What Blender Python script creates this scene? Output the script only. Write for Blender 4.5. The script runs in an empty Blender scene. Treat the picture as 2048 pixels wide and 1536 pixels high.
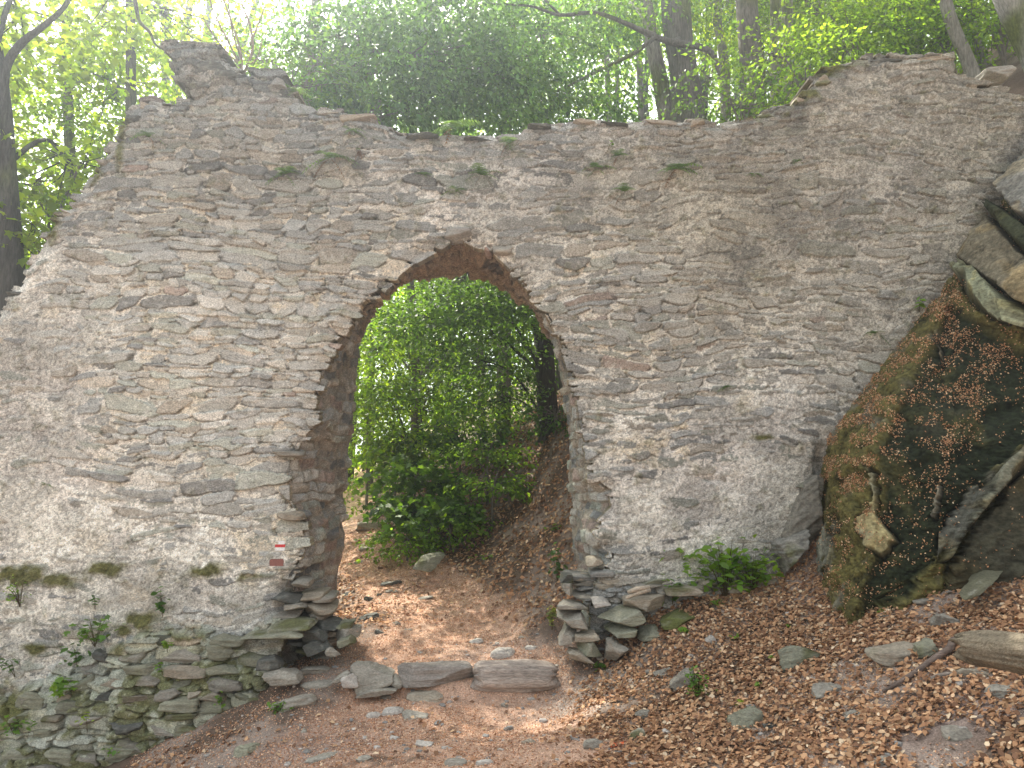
import bpy, math, random
import numpy as np
R_ = math.radians
random.seed(5)
rng = np.random.default_rng(11)
scene = bpy.context.scene
COL = scene.collection

# ------------------------------------------------------------------ camera
FPX, CX, CY = 1540.0, 1024.0, 768.0
PITCH = R_(6.0)
CAM = np.array([0.0, 0.0, 1.85])
cam_d = bpy.data.cameras.new('camera')
cam_d.sensor_width = 36.0
cam_d.lens = FPX / 2048.0 * 36.0
cam_d.clip_start = 0.05
cam_d.clip_end = 800.0
cam = bpy.data.objects.new('camera', cam_d)
COL.objects.link(cam)
cam.location = CAM
cam.rotation_euler = (math.pi / 2 + PITCH, 0, 0)
scene.camera = cam

# ------------------------------------------------------------------ light
SUN_EL, SUN_AZ = R_(50.0), R_(-24.0)      # azimuth measured from +Y towards +X
world = bpy.data.worlds.new('World')
scene.world = world
world.use_nodes = True
wn = world.node_tree
for n_ in list(wn.nodes): wn.nodes.remove(n_)
sky = wn.nodes.new('ShaderNodeTexSky')
sky.sky_type = 'NISHITA'
sky.sun_disc = False
sky.sun_elevation = SUN_EL
sky.sun_rotation = SUN_AZ
sky.air_density = 1.0
sky.dust_density = 3.0
sky.ozone_density = 1.0
hs = wn.nodes.new('ShaderNodeHueSaturation')
hs.inputs['Saturation'].default_value = 0.30
tint = wn.nodes.new('ShaderNodeMix'); tint.data_type = 'RGBA'; tint.blend_type = 'MULTIPLY'
tint.inputs['Factor'].default_value = 1.0
tint.inputs['B'].default_value = (1.0, 1.0, 0.93, 1)
bg = wn.nodes.new('ShaderNodeBackground')
bg.inputs['Strength'].default_value = 0.15
wo = wn.nodes.new('ShaderNodeOutputWorld')
wn.links.new(sky.outputs[0], hs.inputs['Color'])
wn.links.new(hs.outputs[0], tint.inputs['A'])
wn.links.new(tint.outputs['Result'], bg.inputs[0])
wn.links.new(bg.outputs[0], wo.inputs[0])
sun_d = bpy.data.lights.new('sun', 'SUN')
sun_d.energy = 4.2
sun_d.angle = R_(0.6)
sun_d.color = (1.0, 0.93, 0.80)
sun = bpy.data.objects.new('sun', sun_d)
COL.objects.link(sun)
sun.rotation_euler = (math.pi / 2 - SUN_EL, 0, math.pi - SUN_AZ)
vs = scene.view_settings
vs.view_transform = 'Standard'
vs.look = 'None'
vs.gamma = 1.0
vs.use_curve_mapping = False
vs.exposure = 1.76
cy = scene.cycles
cy.use_denoising = True
cy.max_bounces = 8
cy.diffuse_bounces = 3
cy.transmission_bounces = 5
cy.glossy_bounces = 2
cy.transparent_max_bounces = 6
cy.sample_clamp_indirect = 2.5
cy.use_adaptive_sampling = False

# ------------------------------------------------------------------ pixel <-> space
CT, ST = math.cos(PITCH), math.sin(PITCH)
def P(px, py, Y):
    u = (px - CX) / FPX; v = (CY - py) / FPX
    yy = CT - v * ST; zz = ST + v * CT
    t = Y / yy
    return np.array([u * t, Y, CAM[2] + zz * t])
def Pa(px, py, Y):
    px = np.asarray(px, float); py = np.asarray(py, float); Y = np.asarray(Y, float)
    u = (px - CX) / FPX; v = (CY - py) / FPX
    yy = CT - v * ST; zz = ST + v * CT
    t = Y / yy
    return np.stack([u * t, Y + 0 * u, CAM[2] + zz * t], -1)
def proj(x, y, z):
    dz = z - CAM[2]
    d = y * CT + dz * ST
    up = -y * ST + dz * CT
    return CX + FPX * x / d, CY - FPX * up / d

# ------------------------------------------------------------------ noise
def _h(ix, iy, iz, seed):
    n = (ix.astype(np.int64) * 374761393 + iy.astype(np.int64) * 668265263 + iz.astype(np.int64) * 2147483647 + seed * 974634777) & 0xFFFFFFFF
    n = ((n ^ (n >> 13)) * 1274126177) & 0xFFFFFFFF
    n = (n ^ (n >> 16)) & 0xFFFFFFFF
    n = (n * 2246822519) & 0xFFFFFFFF
    return ((n ^ (n >> 15)) & 0xFFFFFF) / float(0xFFFFFF)
def hsh(a, b=0, seed=0):
    a = np.asarray(a); b = np.asarray(b) + 0 * a
    return _h(a, b, a * 0, seed)
def vn(x, y, seed=0):
    x = np.asarray(x, float); y = np.asarray(y, float)
    ix = np.floor(x).astype(np.int64); iy = np.floor(y).astype(np.int64)
    fx = x - ix; fy = y - iy
    fx = fx * fx * (3 - 2 * fx); fy = fy * fy * (3 - 2 * fy)
    z = ix * 0
    a = _h(ix, iy, z, seed); b = _h(ix + 1, iy, z, seed); c = _h(ix, iy + 1, z, seed); d = _h(ix + 1, iy + 1, z, seed)
    return (a * (1 - fx) + b * fx) * (1 - fy) + (c * (1 - fx) + d * fx) * fy
def vn3(x, y, z, seed=0):
    ix = np.floor(x).astype(np.int64); iy = np.floor(y).astype(np.int64); iz = np.floor(z).astype(np.int64)
    fx = x - ix; fy = y - iy; fz = z - iz
    fx = fx * fx * (3 - 2 * fx); fy = fy * fy * (3 - 2 * fy); fz = fz * fz * (3 - 2 * fz)
    r = 0
    for dx in (0, 1):
        for dy in (0, 1):
            for dz in (0, 1):
                w = (fx if dx else 1 - fx) * (fy if dy else 1 - fy) * (fz if dz else 1 - fz)
                r = r + w * _h(ix + dx, iy + dy, iz + dz, seed)
    return r
def fbm(x, y, o=4, seed=0, g=0.5):
    r = 0; a = 1; s = 0
    for i in range(o):
        r = r + a * vn(x * 2 ** i + 13.7 * i, y * 2 ** i - 7.1 * i, seed + i); s += a; a *= g
    return r / s
def fbm3(p, f=1.0, o=4, seed=0):
    r = 0; a = 1; s = 0
    for i in range(o):
        k = f * 2 ** i
        r = r + a * vn3(p[..., 0] * k + 5 * i, p[..., 1] * k, p[..., 2] * k, seed + i); s += a; a *= 0.5
    return r / s
def ss(a, b, x):
    t = np.clip((x - a) / (b - a), 0, 1)
    return t * t * (3 - 2 * t)
def mixc(A, B, t):
    return A * (1 - t[..., None]) + B * t[..., None]

# ------------------------------------------------------------------ objects
def tag(o, label=None, cat=None, group=None, kind=None):
    if label: o['label'] = label
    if cat: o['category'] = cat
    if group: o['group'] = group
    if kind: o['kind'] = kind
    return o
def empty(name, loc, label=None, cat=None, group=None):
    o = bpy.data.objects.new(name, None)
    COL.objects.link(o)
    o.location = [float(c) for c in loc]
    o.empty_display_size = 0.2
    return tag(o, label, cat, group)
def mesh(name, V, faces, mat, parent=None, col=None, smooth=True):
    """faces: list of int arrays (n,k). V in world space; parent offset is removed."""
    V = np.asarray(V, np.float32)
    if parent is not None:
        V = V - np.array(parent.location, np.float32)
    me = bpy.data.meshes.new(name)
    if not isinstance(faces, (list, tuple)): faces = [faces]
    faces = [np.asarray(f) for f in faces if len(f)]
    me.vertices.add(len(V)); me.vertices.foreach_set('co', V.ravel())
    nl = sum(f.size for f in faces); nf = sum(len(f) for f in faces)
    me.loops.add(nl); me.loops.foreach_set('vertex_index', np.concatenate([f.ravel() for f in faces]).astype(np.int32))
    me.polygons.add(nf)
    tot = np.concatenate([np.full(len(f), f.shape[1], np.int32) for f in faces])
    st = np.concatenate([[0], np.cumsum(tot)[:-1]]).astype(np.int32)
    me.polygons.foreach_set('loop_start', st)
    try: me.polygons.foreach_set('loop_total', tot)
    except Exception: pass
    if smooth: me.polygons.foreach_set('use_smooth', np.ones(nf, bool))
    if col is not None:
        c = np.ones((len(V), 4), np.float32); c[:, :3] = np.clip(col, 0, 1)
        a = me.color_attributes.new('Col', 'FLOAT_COLOR', 'POINT')
        a.data.foreach_set('color', c.ravel())
    me.update(calc_edges=True)
    me.validate()
    me.materials.append(mat)
    o = bpy.data.objects.new(name, me)
    COL.objects.link(o)
    if parent is not None: o.parent = parent
    return o
class MB:
    def __init__(s): s.V = []; s.F = {}; s.C = []; s.n = 0
    def add(s, V, F, C=None):
        V = np.asarray(V, float).reshape(-1, 3)
        for f in (F if isinstance(F, (list, tuple)) else [F]):
            f = np.asarray(f)
            if len(f): s.F.setdefault(f.shape[1], []).append(f + s.n)
        s.V.append(V)
        if C is None: C = np.ones((len(V), 3)) * 0.5
        C = np.asarray(C, float)
        if C.ndim == 1: C = np.tile(C, (len(V), 1))
        s.C.append(C); s.n += len(V)
    def build(s, name, mat, parent=None, smooth=True):
        V = np.concatenate(s.V); C = np.concatenate(s.C)
        return mesh(name, V, [np.concatenate(v) for v in s.F.values()], mat, parent, C, smooth)

# ------------------------------------------------------------------ materials
def mk(name):
    m = bpy.data.materials.new(name); m.use_nodes = True
    nt = m.node_tree
    for n in list(nt.nodes): nt.nodes.remove(n)
    out = nt.nodes.new('ShaderNodeOutputMaterial')
    return m, nt, out
def surf_mat(name, rough=0.9, nscale=60.0, namt=0.25, bump=0.3, bscale=90.0, stretch=(1, 1, 1), bdist=0.01, spec=0.2, use_obj=True):
    """vertex colour x fine procedural grain, with noise bump"""
    m, nt, out = mk(name)
    N = nt.nodes.new; L = nt.links.new
    b = N('ShaderNodeBsdfPrincipled'); L(b.outputs[0], out.inputs[0])
    b.inputs['Roughness'].default_value = rough
    b.inputs['Specular IOR Level'].default_value = spec
    at = N('ShaderNodeAttribute'); at.attribute_name = 'Col'
    tc = N('ShaderNodeTexCoord'); mp = N('ShaderNodeMapping'); mp.inputs['Scale'].default_value = stretch
    L(tc.outputs['Object'], mp.inputs[0])
    n1 = N('ShaderNodeTexNoise'); n1.inputs['Scale'].default_value = nscale; n1.inputs['Detail'].default_value = 5; n1.inputs['Roughness'].default_value = 0.7
    L(mp.outputs[0], n1.inputs['Vector'])
    mr = N('ShaderNodeMapRange'); mr.inputs[1].default_value = 0.36; mr.inputs[2].default_value = 0.64
    mr.inputs[3].default_value = 1 - namt; mr.inputs[4].default_value = 1 + namt
    L(n1.outputs['Fac'], mr.inputs[0])
    mx = N('ShaderNodeMix'); mx.data_type = 'RGBA'; mx.blend_type = 'MULTIPLY'; mx.inputs['Factor'].default_value = 1
    L(at.outputs['Color'], mx.inputs['A']); L(mr.outputs[0], mx.inputs['B'])
    L(mx.outputs['Result'], b.inputs['Base Color'])
    n2 = N('ShaderNodeTexNoise'); n2.inputs['Scale'].default_value = bscale; n2.inputs['Detail'].default_value = 6; n2.inputs['Roughness'].default_value = 0.65
    L(mp.outputs[0], n2.inputs['Vector'])
    bp = N('ShaderNodeBump'); bp.inputs['Strength'].default_value = bump; bp.inputs['Distance'].default_value = bdist
    L(n2.outputs['Fac'], bp.inputs['Height']); L(bp.outputs[0], b.inputs['Normal'])
    return m
def leaf_mat(name, trans=0.5, tcol=(1.9, 1.75, 0.7), rough=0.5, spec=0.35):
    m, nt, out = mk(name)
    N = nt.nodes.new; L = nt.links.new
    at = N('ShaderNodeAttribute'); at.attribute_name = 'Col'
    b = N('ShaderNodeBsdfPrincipled'); b.inputs['Roughness'].default_value = rough; b.inputs['Specular IOR Level'].default_value = spec
    L(at.outputs['Color'], b.inputs['Base Color'])
    t = N('ShaderNodeBsdfTranslucent')
    mx = N('ShaderNodeMix'); mx.data_type = 'RGBA'; mx.blend_type = 'MULTIPLY'; mx.inputs['Factor'].default_value = 1
    L(at.outputs['Color'], mx.inputs['A']); mx.inputs['B'].default_value = (*tcol, 1)
    L(mx.outputs['Result'], t.inputs['Color'])
    ms = N('ShaderNodeMixShader'); ms.inputs[0].default_value = trans
    L(b.outputs[0], ms.inputs[1]); L(t.outputs[0], ms.inputs[2]); L(ms.outputs[0], out.inputs[0])
    return m
M = {}
M['masonry'] = surf_mat('rubble_masonry', 0.93, 62, 0.46, 0.9, 80, (1, 1, 1.5), 0.012)
M['stone'] = surf_mat('slate_stone', 0.85, 40, 0.28, 0.5, 50, (1, 1, 3.0), 0.012)
M['rock'] = surf_mat('outcrop_rock', 0.9, 22, 0.35, 0.7, 28, (1, 1, 1.5), 0.03)
M['soil'] = surf_mat('forest_soil', 0.95, 80, 0.40, 0.8, 70, (1, 1, 1), 0.012, spec=0.1)
M['bark'] = surf_mat('bark', 0.9, 14, 0.35, 0.8, 18, (3, 3, 0.5), 0.03)
M['wood'] = surf_mat('weathered_wood', 0.85, 14, 0.35, 0.8, 16, (1, 6, 6), 0.02)
M['paint'] = surf_mat('worn_paint', 0.6, 60, 0.08, 0.2, 80)
M['leaf'] = leaf_mat('green_leaf')
M['leaf_bright'] = leaf_mat('young_leaf', 0.6, (2.1, 1.9, 0.6))
M['dead'] = leaf_mat('dead_leaf', 0.12, (1.2, 1.0, 0.8), 0.8, 0.15)
M['moss'] = leaf_mat('moss', 0.2, (1.2, 1.3, 0.6), 0.9, 0.1)

# ------------------------------------------------------------------ terrain height
CP = np.array([
 (0,0,.2),(-3,0,-.3),(3,0,.9),(0,-6,.4),(0,3,0),(-8,0,-1.6),(-8,-8,-1.5),(8,-8,3),(7,0,2.0),
 (0,5.5,-.25),(-1.5,5.5,-.45),(-3,5.5,-.85),(-4.5,5.5,-1.2),(-6.5,5.5,-1.9),(1,5.5,-.17),(2,5,.08),(2.6,4.1,.25),(3.4,5.5,.66),(4.3,6.3,1.05),(5.5,6,1.5),(5.5,4,1.2),(5,2,1.2),
 (2.77,7,.44),(2.76,8.05,.72),(1.51,7.8,.28),(1.5,6.6,.07),(.84,7.6,-.14),(.46,7.7,-.16),(0,7.7,-.16),(-.6,7.7,-.16),(-1.4,7.7,-.22),(0,6.6,-.27),(-1,6.6,-.33),
 (-2.15,7.7,-.25),(-2.3,7.2,-.42),(-3.0,7.5,-.68),(-4.1,7.4,-1.15),(-6,7.5,-1.9),(-9,8,-3),
 (-.6,8.5,-.10),(-.1,9,.04),(-1.3,8.9,-.02),(-1.7,10.5,.19),(-.83,10.5,.24),(-2.72,14,.69),(-3.5,14,.6),(-2.2,14,.75),(-1.1,11,.42),(.5,9.5,.53),(.4,8.7,.18),(.82,11,1.36),(.9,12,2.3),(0,12,1.15),(-1.0,14,1.6),(.3,10.2,.75),
 (-5.2,25,1.35),(-8,40,2),(-4,10,-.6),(-6,12,-2),(-7,18,-1.5),(-12,20,-4),(-18,30,-5),(-20,10,-9),
 (2.5,12,3.6),(4.5,12,5.4),(5,9.8,5.6),(2.2,9.6,2.2),(6.6,10,6.7),(8,15,9),(16,20,15),(25,32,22),(3.4,16,5.3),(0,18,2.7),(0,25,3.0),(-2,20,1.6),(6,30,7),(10,8,8),(14,0,7)], float)
def _tps(d2):
    return np.where(d2 > 1e-9, 0.5 * d2 * np.log(d2 + 1e-12), 0)
_n = len(CP)
_A = np.zeros((_n + 3, _n + 3))
_d2 = ((CP[:, None, :2] - CP[None, :, :2]) ** 2).sum(-1)
_A[:_n, :_n] = _tps(_d2) + np.eye(_n) * 0.02
_A[:_n, _n] = 1; _A[:_n, _n + 1:] = CP[:, :2]
_A[_n, :_n] = 1; _A[_n + 1:, :_n] = CP[:, :2].T
_W = np.linalg.solve(_A, np.concatenate([CP[:, 2], np.zeros(3)]))
def g0(x, y):
    x = np.asarray(x, float); y = np.asarray(y, float)
    xs = np.clip(x, -20, 25); ys = np.clip(y, -8, 45)
    r = _W[_n] + _W[_n + 1] * xs + _W[_n + 2] * ys
    for i in range(_n):
        r = r + _W[i] * _tps((xs - CP[i, 0]) ** 2 + (ys - CP[i, 1]) ** 2)
    # step: ground drops 9 cm in front of the step stones
    edge = 7.50 + 0.05 * np.sin(x * 4)
    st = (1 - ss(edge - .06, edge + .03, y)) * ss(-1.9, -1.5, x) * (1 - ss(.35, .75, x)) * ss(5.6, 7.0, y)
    return r - 0.09 * st
# cache of heights on a regular grid for quick lookups
_gx = np.arange(-22, 27, 0.1); _gy = np.arange(-8, 48, 0.1)
_GX, _GY = np.meshgrid(_gx, _gy)
_GH = g0(_GX, _GY)
def relief(x, y):
    return (fbm(x * 1.6, y * 1.6, 3, 3) - .5) * .10 + (fbm(x * 9, y * 9, 3, 8) - .5) * .030
def g(x, y):
    x = np.asarray(x, float); y = np.asarray(y, float)
    fx = np.clip((x + 22) / .1, 0, len(_gx) - 1.001); fy = np.clip((y + 8) / .1, 0, len(_gy) - 1.001)
    i = fx.astype(int); j = fy.astype(int); a = fx - i; b = fy - j
    h = (_GH[j, i] * (1 - a) + _GH[j, i + 1] * a) * (1 - b) + (_GH[j + 1, i] * (1 - a) + _GH[j + 1, i + 1] * a) * b
    return h + relief(x, y)
def hit(px, py, y0=2.5, y1=60):
    ys = np.concatenate([np.arange(y0, 16, 0.02), np.arange(16, y1, .1)])
    q = Pa(np.full(ys.shape, px), np.full(ys.shape, py), ys)
    below = np.nonzero(q[:, 2] < g(q[:, 0], q[:, 1]))[0]
    k = below[0] if len(below) else len(ys) - 1
    return q[k]

def axis(pts):
    out = []
    for a, b, s in pts: out.append(np.arange(a, b, s))
    out.append([pts[-1][1]])
    return np.concatenate(out)
def grid_faces(ny, nx):
    idx = np.arange(ny * nx).reshape(ny, nx)
    return np.stack([idx[:-1, :-1], idx[:-1, 1:], idx[1:, 1:], idx[1:, :-1]], -1).reshape(-1, 4)
def path_mask(x, y):
    c = np.interp(y, [-5, 4, 6, 7.6, 9, 10.5, 14, 20, 25, 40], [-.6, -.6, -.55, -.5, -.75, -1.25, -2.9, -4.2, -5.2, -8])
    w = np.interp(y, [-5, 4, 6, 7.6, 9, 10.5, 14, 25], [2.4, 2.2, 1.6, 1.05, .85, .75, .6, .6])
    n = (fbm(x * 1.3, y * 1.3, 3, 21) - .5) * .9
    return 1 - ss(.75, 1.25, np.abs(x - c) / w + n)
def build_ground():
    ax = axis([(-300, -60, 20), (-60, -22, 3), (-22, -7, .5), (-7, -5, .1), (-5, 5.4, .022), (5.4, 8, .1), (8, 30, .6), (30, 60, 3), (60, 300, 20)])
    ay = axis([(-100, -10, 8), (-10, 2.5, .4), (2.5, 4, .06), (4, 12.5, .024), (12.5, 16, .05), (16, 26, .12), (26, 60, .6), (60, 400, 17)])
    X, Y = np.meshgrid(ax, ay)
    Z = g(X, Y)
    far = ss(30, 200, np.hypot(X, Y)); Z = Z * (1 - far) + far * -4
    pm = path_mask(X, Y)
    n1 = fbm(X * 2.2, Y * 2.2, 4, 31); n2 = fbm(X * 30, Y * 30, 3, 37); n3 = fbm(X * 9, Y * 9, 3, 41)
    dark = np.array([.135, .095, .072]); grey = np.array([.30, .235, .195]); red = np.array([.50, .325, .235]); sand = np.array([.44, .37, .31])
    C = mixc(dark + 0 * X[..., None], grey + 0 * X[..., None], ss(.35, .65, n1))
    C = mixc(C, red, pm * ss(.25, .55, n1 * .5 + n3 * .5 + .05))
    d = np.exp(-(((X - .75) / .45) ** 2 + ((Y - 7.15) / .35) ** 2))
    C = mixc(C, sand, np.clip(d * 1.2, 0, .9))
    d = np.exp(-(((X + .1) / .5) ** 2 + ((Y - 8.3) / .35) ** 2)) * .5 + np.exp(-(((X + 1.6) / .5) ** 2 + ((Y - 6.5) / .4) ** 2)) * .7 + np.exp(-(((X - 3.0) / .7) ** 2 + ((Y - 4.9) / .3) ** 2)) * .8
    C = mixc(C, np.array([.30, .235, .21]), np.clip(d, 0, 1))
    C = C * (.72 + .56 * n2)[..., None]
    V = np.stack([X, Y, Z], -1).reshape(-1, 3)
    o = mesh('ground', V, grid_faces(*X.shape), M['soil'], None, C.reshape(-1, 3))
    tag(o, 'brown leafy forest floor and reddish trodden path sloping through the arch', None, None, 'structure')
build_ground()

# ------------------------------------------------------------------ stones
def cube_grid(n):
    V = []; F = []; t = np.linspace(-1, 1, n)
    A, B = np.meshgrid(t, t)
    for ax_ in range(3):
        for s in (-1, 1):
            p = np.zeros((n, n, 3)); p[..., ax_] = s
            p[..., (ax_ + 1) % 3] = A if s > 0 else B
            p[..., (ax_ + 2) % 3] = B if s > 0 else A
            F.append(grid_faces(n, n) + len(V) * n * n); V.append(p.reshape(-1, 3))
    V = np.concatenate(V); F = np.concatenate(F)
    key = np.round(V * 1000).astype(int)
    _, first, inv = np.unique(key, axis=0, return_index=True, return_inverse=True)
    return V[first], inv.ravel()[F]
CG = {n: cube_grid(n) for n in (6, 9, 13, 20, 34)}
STONE_COL = dict(grey=(.28, .255, .215), blue=(.24, .232, .215), green=(.24, .235, .175), tan=(.32, .275, .215), pale=(.43, .39, .35),
                 dark=(.10, .10, .09), red=(.28, .19, .15), moss=(.13, .145, .05), wood=(.28, .235, .20))
def colour_stone(V, base, seed, moss=0.0, lichen=.25):
    moss = moss * .75
    base = np.array(STONE_COL[base] if isinstance(base, str) else base)
    n = fbm3(V, 9, 4, seed); m = fbm3(V, 3.2, 3, seed + 9); s = fbm3(V * np.array([1, 1, 5]), 12, 3, seed + 5)
    C = base * (.6 + .55 * n + .35 * s)[:, None]
    C = mixc(C, np.array([.42, .41, .36]) + 0 * C, ss(.6, .72, fbm3(V, 16, 3, seed + 31)) * lichen)
    if moss: C = mixc(C, np.array([.105, .108, .04]) * (.5 + n)[:, None], ss(.60 - moss * .35, .74 - moss * .35, m * .7 + n * .3) * .85)
    return C
def wbox(corn, n=13, k=5.0, noise=.1, seed=0, bed=.03, chip=5, bedv=None):
    """corn: 8 world corners, [front tl,tr,br,bl, back tl,tr,br,bl] -> rounded, chipped block"""
    V, F = CG[n]
    corn = np.asarray(corn, float)
    r = np.random.default_rng(seed)
    p = V.copy()
    q = p / ((np.abs(p) ** k).sum(1) ** (1 / k))[:, None]
    # chip corners with random planes
    for i in range(chip):
        nr = r.normal(size=3); nr /= np.linalg.norm(nr)
        h = r.uniform(.62, 1.05)
        d = q @ nr
        q = q - nr * np.clip(d - h, 0, None)[:, None]
    a = (q[:, 0] + 1) / 2; b = (q[:, 2] + 1) / 2; c = (q[:, 1] + 1) / 2
    def bil(q4):
        return (q4[3] * (1 - a)[:, None] + q4[2] * a[:, None]) * (1 - b)[:, None] + (q4[0] * (1 - a)[:, None] + q4[1] * a[:, None]) * b[:, None]
    W = bil(corn[:4]) * (1 - c)[:, None] + bil(corn[4:]) * c[:, None]
    cen = corn.mean(0); size = np.linalg.norm(corn.max(0) - corn.min(0)) / 1.8
    thin = np.linalg.norm(corn[0] - corn[3]); size = min(size, thin * 1.8)
    dirn = W - cen; dirn /= np.linalg.norm(dirn, axis=1)[:, None] + 1e-9
    off = (fbm3(W / size + seed * 3.1, 1.6, 4, seed) - .5) * 2 * noise * size
    off = off + (fbm3(q * np.array([.6, .6, 5]) + seed, 1.4, 2, seed + 4) - .5) * bed * size * 2
    W = W + dirn * off[:, None]
    W = W + dirn * ((fbm3(W, 55, 2, seed + 8) - .5) * .012)[:, None]
    return W, F, cen
def px_box(c4, Y, th, Yb=None, squeeze=.88):
    """four front corners in pixels (tl,tr,br,bl); Y depth (number or 4 numbers)"""
    Ys = Y if isinstance(Y, (list, tuple)) else [Y] * 4
    f = np.array([P(c[0], c[1], yy) for c, yy in zip(c4, Ys)])
    cen = f.mean(0)
    b = cen + (f - cen) * squeeze; b[:, 1] = f[:, 1] + th
    return np.concatenate([f, b])
def rect(cx, cy_, w, h, rot=0, jit=.12, seed=0):
    r = np.random.default_rng(seed + 77)
    c = np.array([(-w / 2, -h / 2), (w / 2, -h / 2), (w / 2, h / 2), (-w / 2, h / 2)], float)
    c += r.uniform(-1, 1, (4, 2)) * np.array([w, h]) * jit
    a = R_(rot); c = c @ np.array([[math.cos(a), math.sin(a)], [-math.sin(a), math.cos(a)]])
    return [(cx + x, cy_ + y) for x, y in c]
def stone_obj(name, c4, Y, th, colr, label, cat='stone', group=None, n=13, moss=0, seed=0, noise=.1, parent=None, mat='stone', k=5, chip=5, bed=.03):
    W, F, cen = wbox(px_box(c4, Y, th), n, k, noise, seed, bed, chip)
    C = colour_stone(W, colr, seed, moss)
    if parent is None and label is not None:
        o = mesh(name, W - cen, F, M[mat], None, C, False); o.location = cen
        tag(o, label, cat, group)
    else:
        o = mesh(name, W, F, M[mat], parent, C)
        if label: o['label'] = label
    return o
def ground_stone(px, py, w, h, colr, label, seed, rot=0, depth=None, moss=0, group=None, n=13, sink=.25, name='loose_stone', noise=.1, cat='stone', k=4.0):
    """px,py = bottom centre in the photograph; w,h its seen size in pixels"""
    p = hit(px, py)
    s = p[1] / FPX
    W_, H_ = w * s, h * s
    dep = depth if depth else max(W_ * .65, H_)
    z0 = p[2] - sink * H_
    # flat-lying: part of the seen height is the receding top face
    hh = max(H_ * .62, .012)
    r = np.random.default_rng(seed)
    base = np.array([(-.5, 0, 1), (.5, 0, 1), (.5, 0, 0), (-.5, 0, 0), (-.45, 1, 1), (.45, 1, 1), (.5, 1, 0), (-.5, 1, 0)], float)
    base[:, :2] += r.uniform(-.1, .1, (8, 2)); base[[0, 1, 4, 5], 2] += r.uniform(-.22, .12, 4)
    c = base * np.array([W_, dep, hh + sink * H_])
    a = R_(-rot); R2 = np.array([[math.cos(a), 0, -math.sin(a)], [0, 1, 0], [math.sin(a), 0, math.cos(a)]])
    c = c @ R2.T
    c += np.array([p[0], p[1], z0])
    W, F, cen = wbox(c, n, k, noise, seed, .04, 7)
    o = mesh(name, W - cen, F, M['stone'], None, colour_stone(W, colr, seed, moss) * (.78 if name == 'bank_rock' else 1), False); o.location = cen
    return tag(o, label, cat, group)

# ------------------------------------------------------------------ the wall
Y0, THK = 8.1, 1.35
wall = empty('ruined_wall', (0, Y0, -.2), 'tall ruined rubble stone wall with pointed arch opening and broken top', 'wall')
TOP = [(-420,1150),(-150,840),(-60,690),(0,612),(30,570),(68,505),(100,450),(140,400),(190,330),(230,265),(245,238),(268,212),(285,195),(318,194),(330,202),(350,197),(385,190),(376,172),(352,150),(346,118),(328,100),(330,90),(345,88),(400,91),(428,92),(446,112),(462,127),(482,137),(522,145),(558,143),(568,158),(585,183),(590,206),(622,213),(680,222),(740,232),(778,252),(800,260),(880,262),(960,264),(1040,262),(1056,246),(1110,240),(1180,233),(1240,240),(1330,242),(1400,232),(1430,241),(1512,231),(1545,208),(1602,200),(1622,172),(1634,148),(1662,130),(1700,122),(1740,112),(1800,110),(1908,109),(1917,140),(1932,160),(1990,178),(2048,190),(2400,250),(2400,2200),(-420,2200)]
ARF = [(560,1560),(566,1330),(562,1262),(572,1215),(584,1160),(608,1100),(600,1050),(576,1000),(580,930),(598,885),(628,850),(631,800),(642,740),(668,690),(694,650),(742,600),(778,560),(824,522),(872,494),(900,472),(925,470),(950,484),(985,504),(1018,534),(1052,577),(1092,632),(1120,680),(1141,730),(1152,790),(1160,850),(1176,905),(1182,960),(1216,985),(1222,1012),(1196,1040),(1190,1075),(1232,1108),(1206,1140),(1180,1190),(1180,1330),(1180,1560)]
ARB = [(650,1560),(668,1330),(670,1262),(672,1215),(676,1160),(690,1060),(690,1030),(694,1000),(698,930),(702,885),(708,850),(711,800),(716,740),(720,690),(732,650),(752,615),(775,590),(806,572),(846,558),(880,548),(910,543),(940,547),(982,562),(1022,580),(1056,606),(1082,640),(1106,680),(1122,730),(1130,790),(1136,850),(1138,905),(1140,960),(1141,985),(1141,1010),(1142,1040),(1143,1075),(1144,1108),(1146,1140),(1150,1190),(1158,1330),(1160,1560)]
def to_uw(pts, Y):
    return np.array([P(a, b, Y)[[0, 2]] for a, b in pts])
TOPW = to_uw(TOP, Y0); ARW = to_uw(ARF, Y0); ARBW = to_uw(ARB, Y0 + THK)
def in_poly(X, Z, poly):
    r = np.zeros(X.shape, bool); n = len(poly)
    for i in range(n):
        x1, z1 = poly[i]; x2, z2 = poly[(i + 1) % n]
        if z1 == z2: continue
        c = ((z1 > Z) != (z2 > Z)) & (X < (x2 - x1) * (Z - z1) / (z2 - z1) + x1)
        r ^= c
    return r
def dist_poly(X, Z, poly, closed=True):
    d = np.full(X.shape, 1e3); n = len(poly)
    for i in range(n if closed else n - 1):
        a = poly[i]; b = poly[(i + 1) % n]; e = b - a; L2 = e @ e
        t = np.clip(((X - a[0]) * e[0] + (Z - a[1]) * e[1]) / L2, 0, 1)
        d = np.minimum(d, np.hypot(X - a[0] - t * e[0], Z - a[1] - t * e[1]))
    return d
GS = .0096
U1 = np.arange(-7.0, 6.8, GS); W1 = np.arange(-1.9, 6.75, GS)
U, W = np.meshgrid(U1, W1)
PX, PY = proj(U, Y0 + 0 * U, W)
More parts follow.
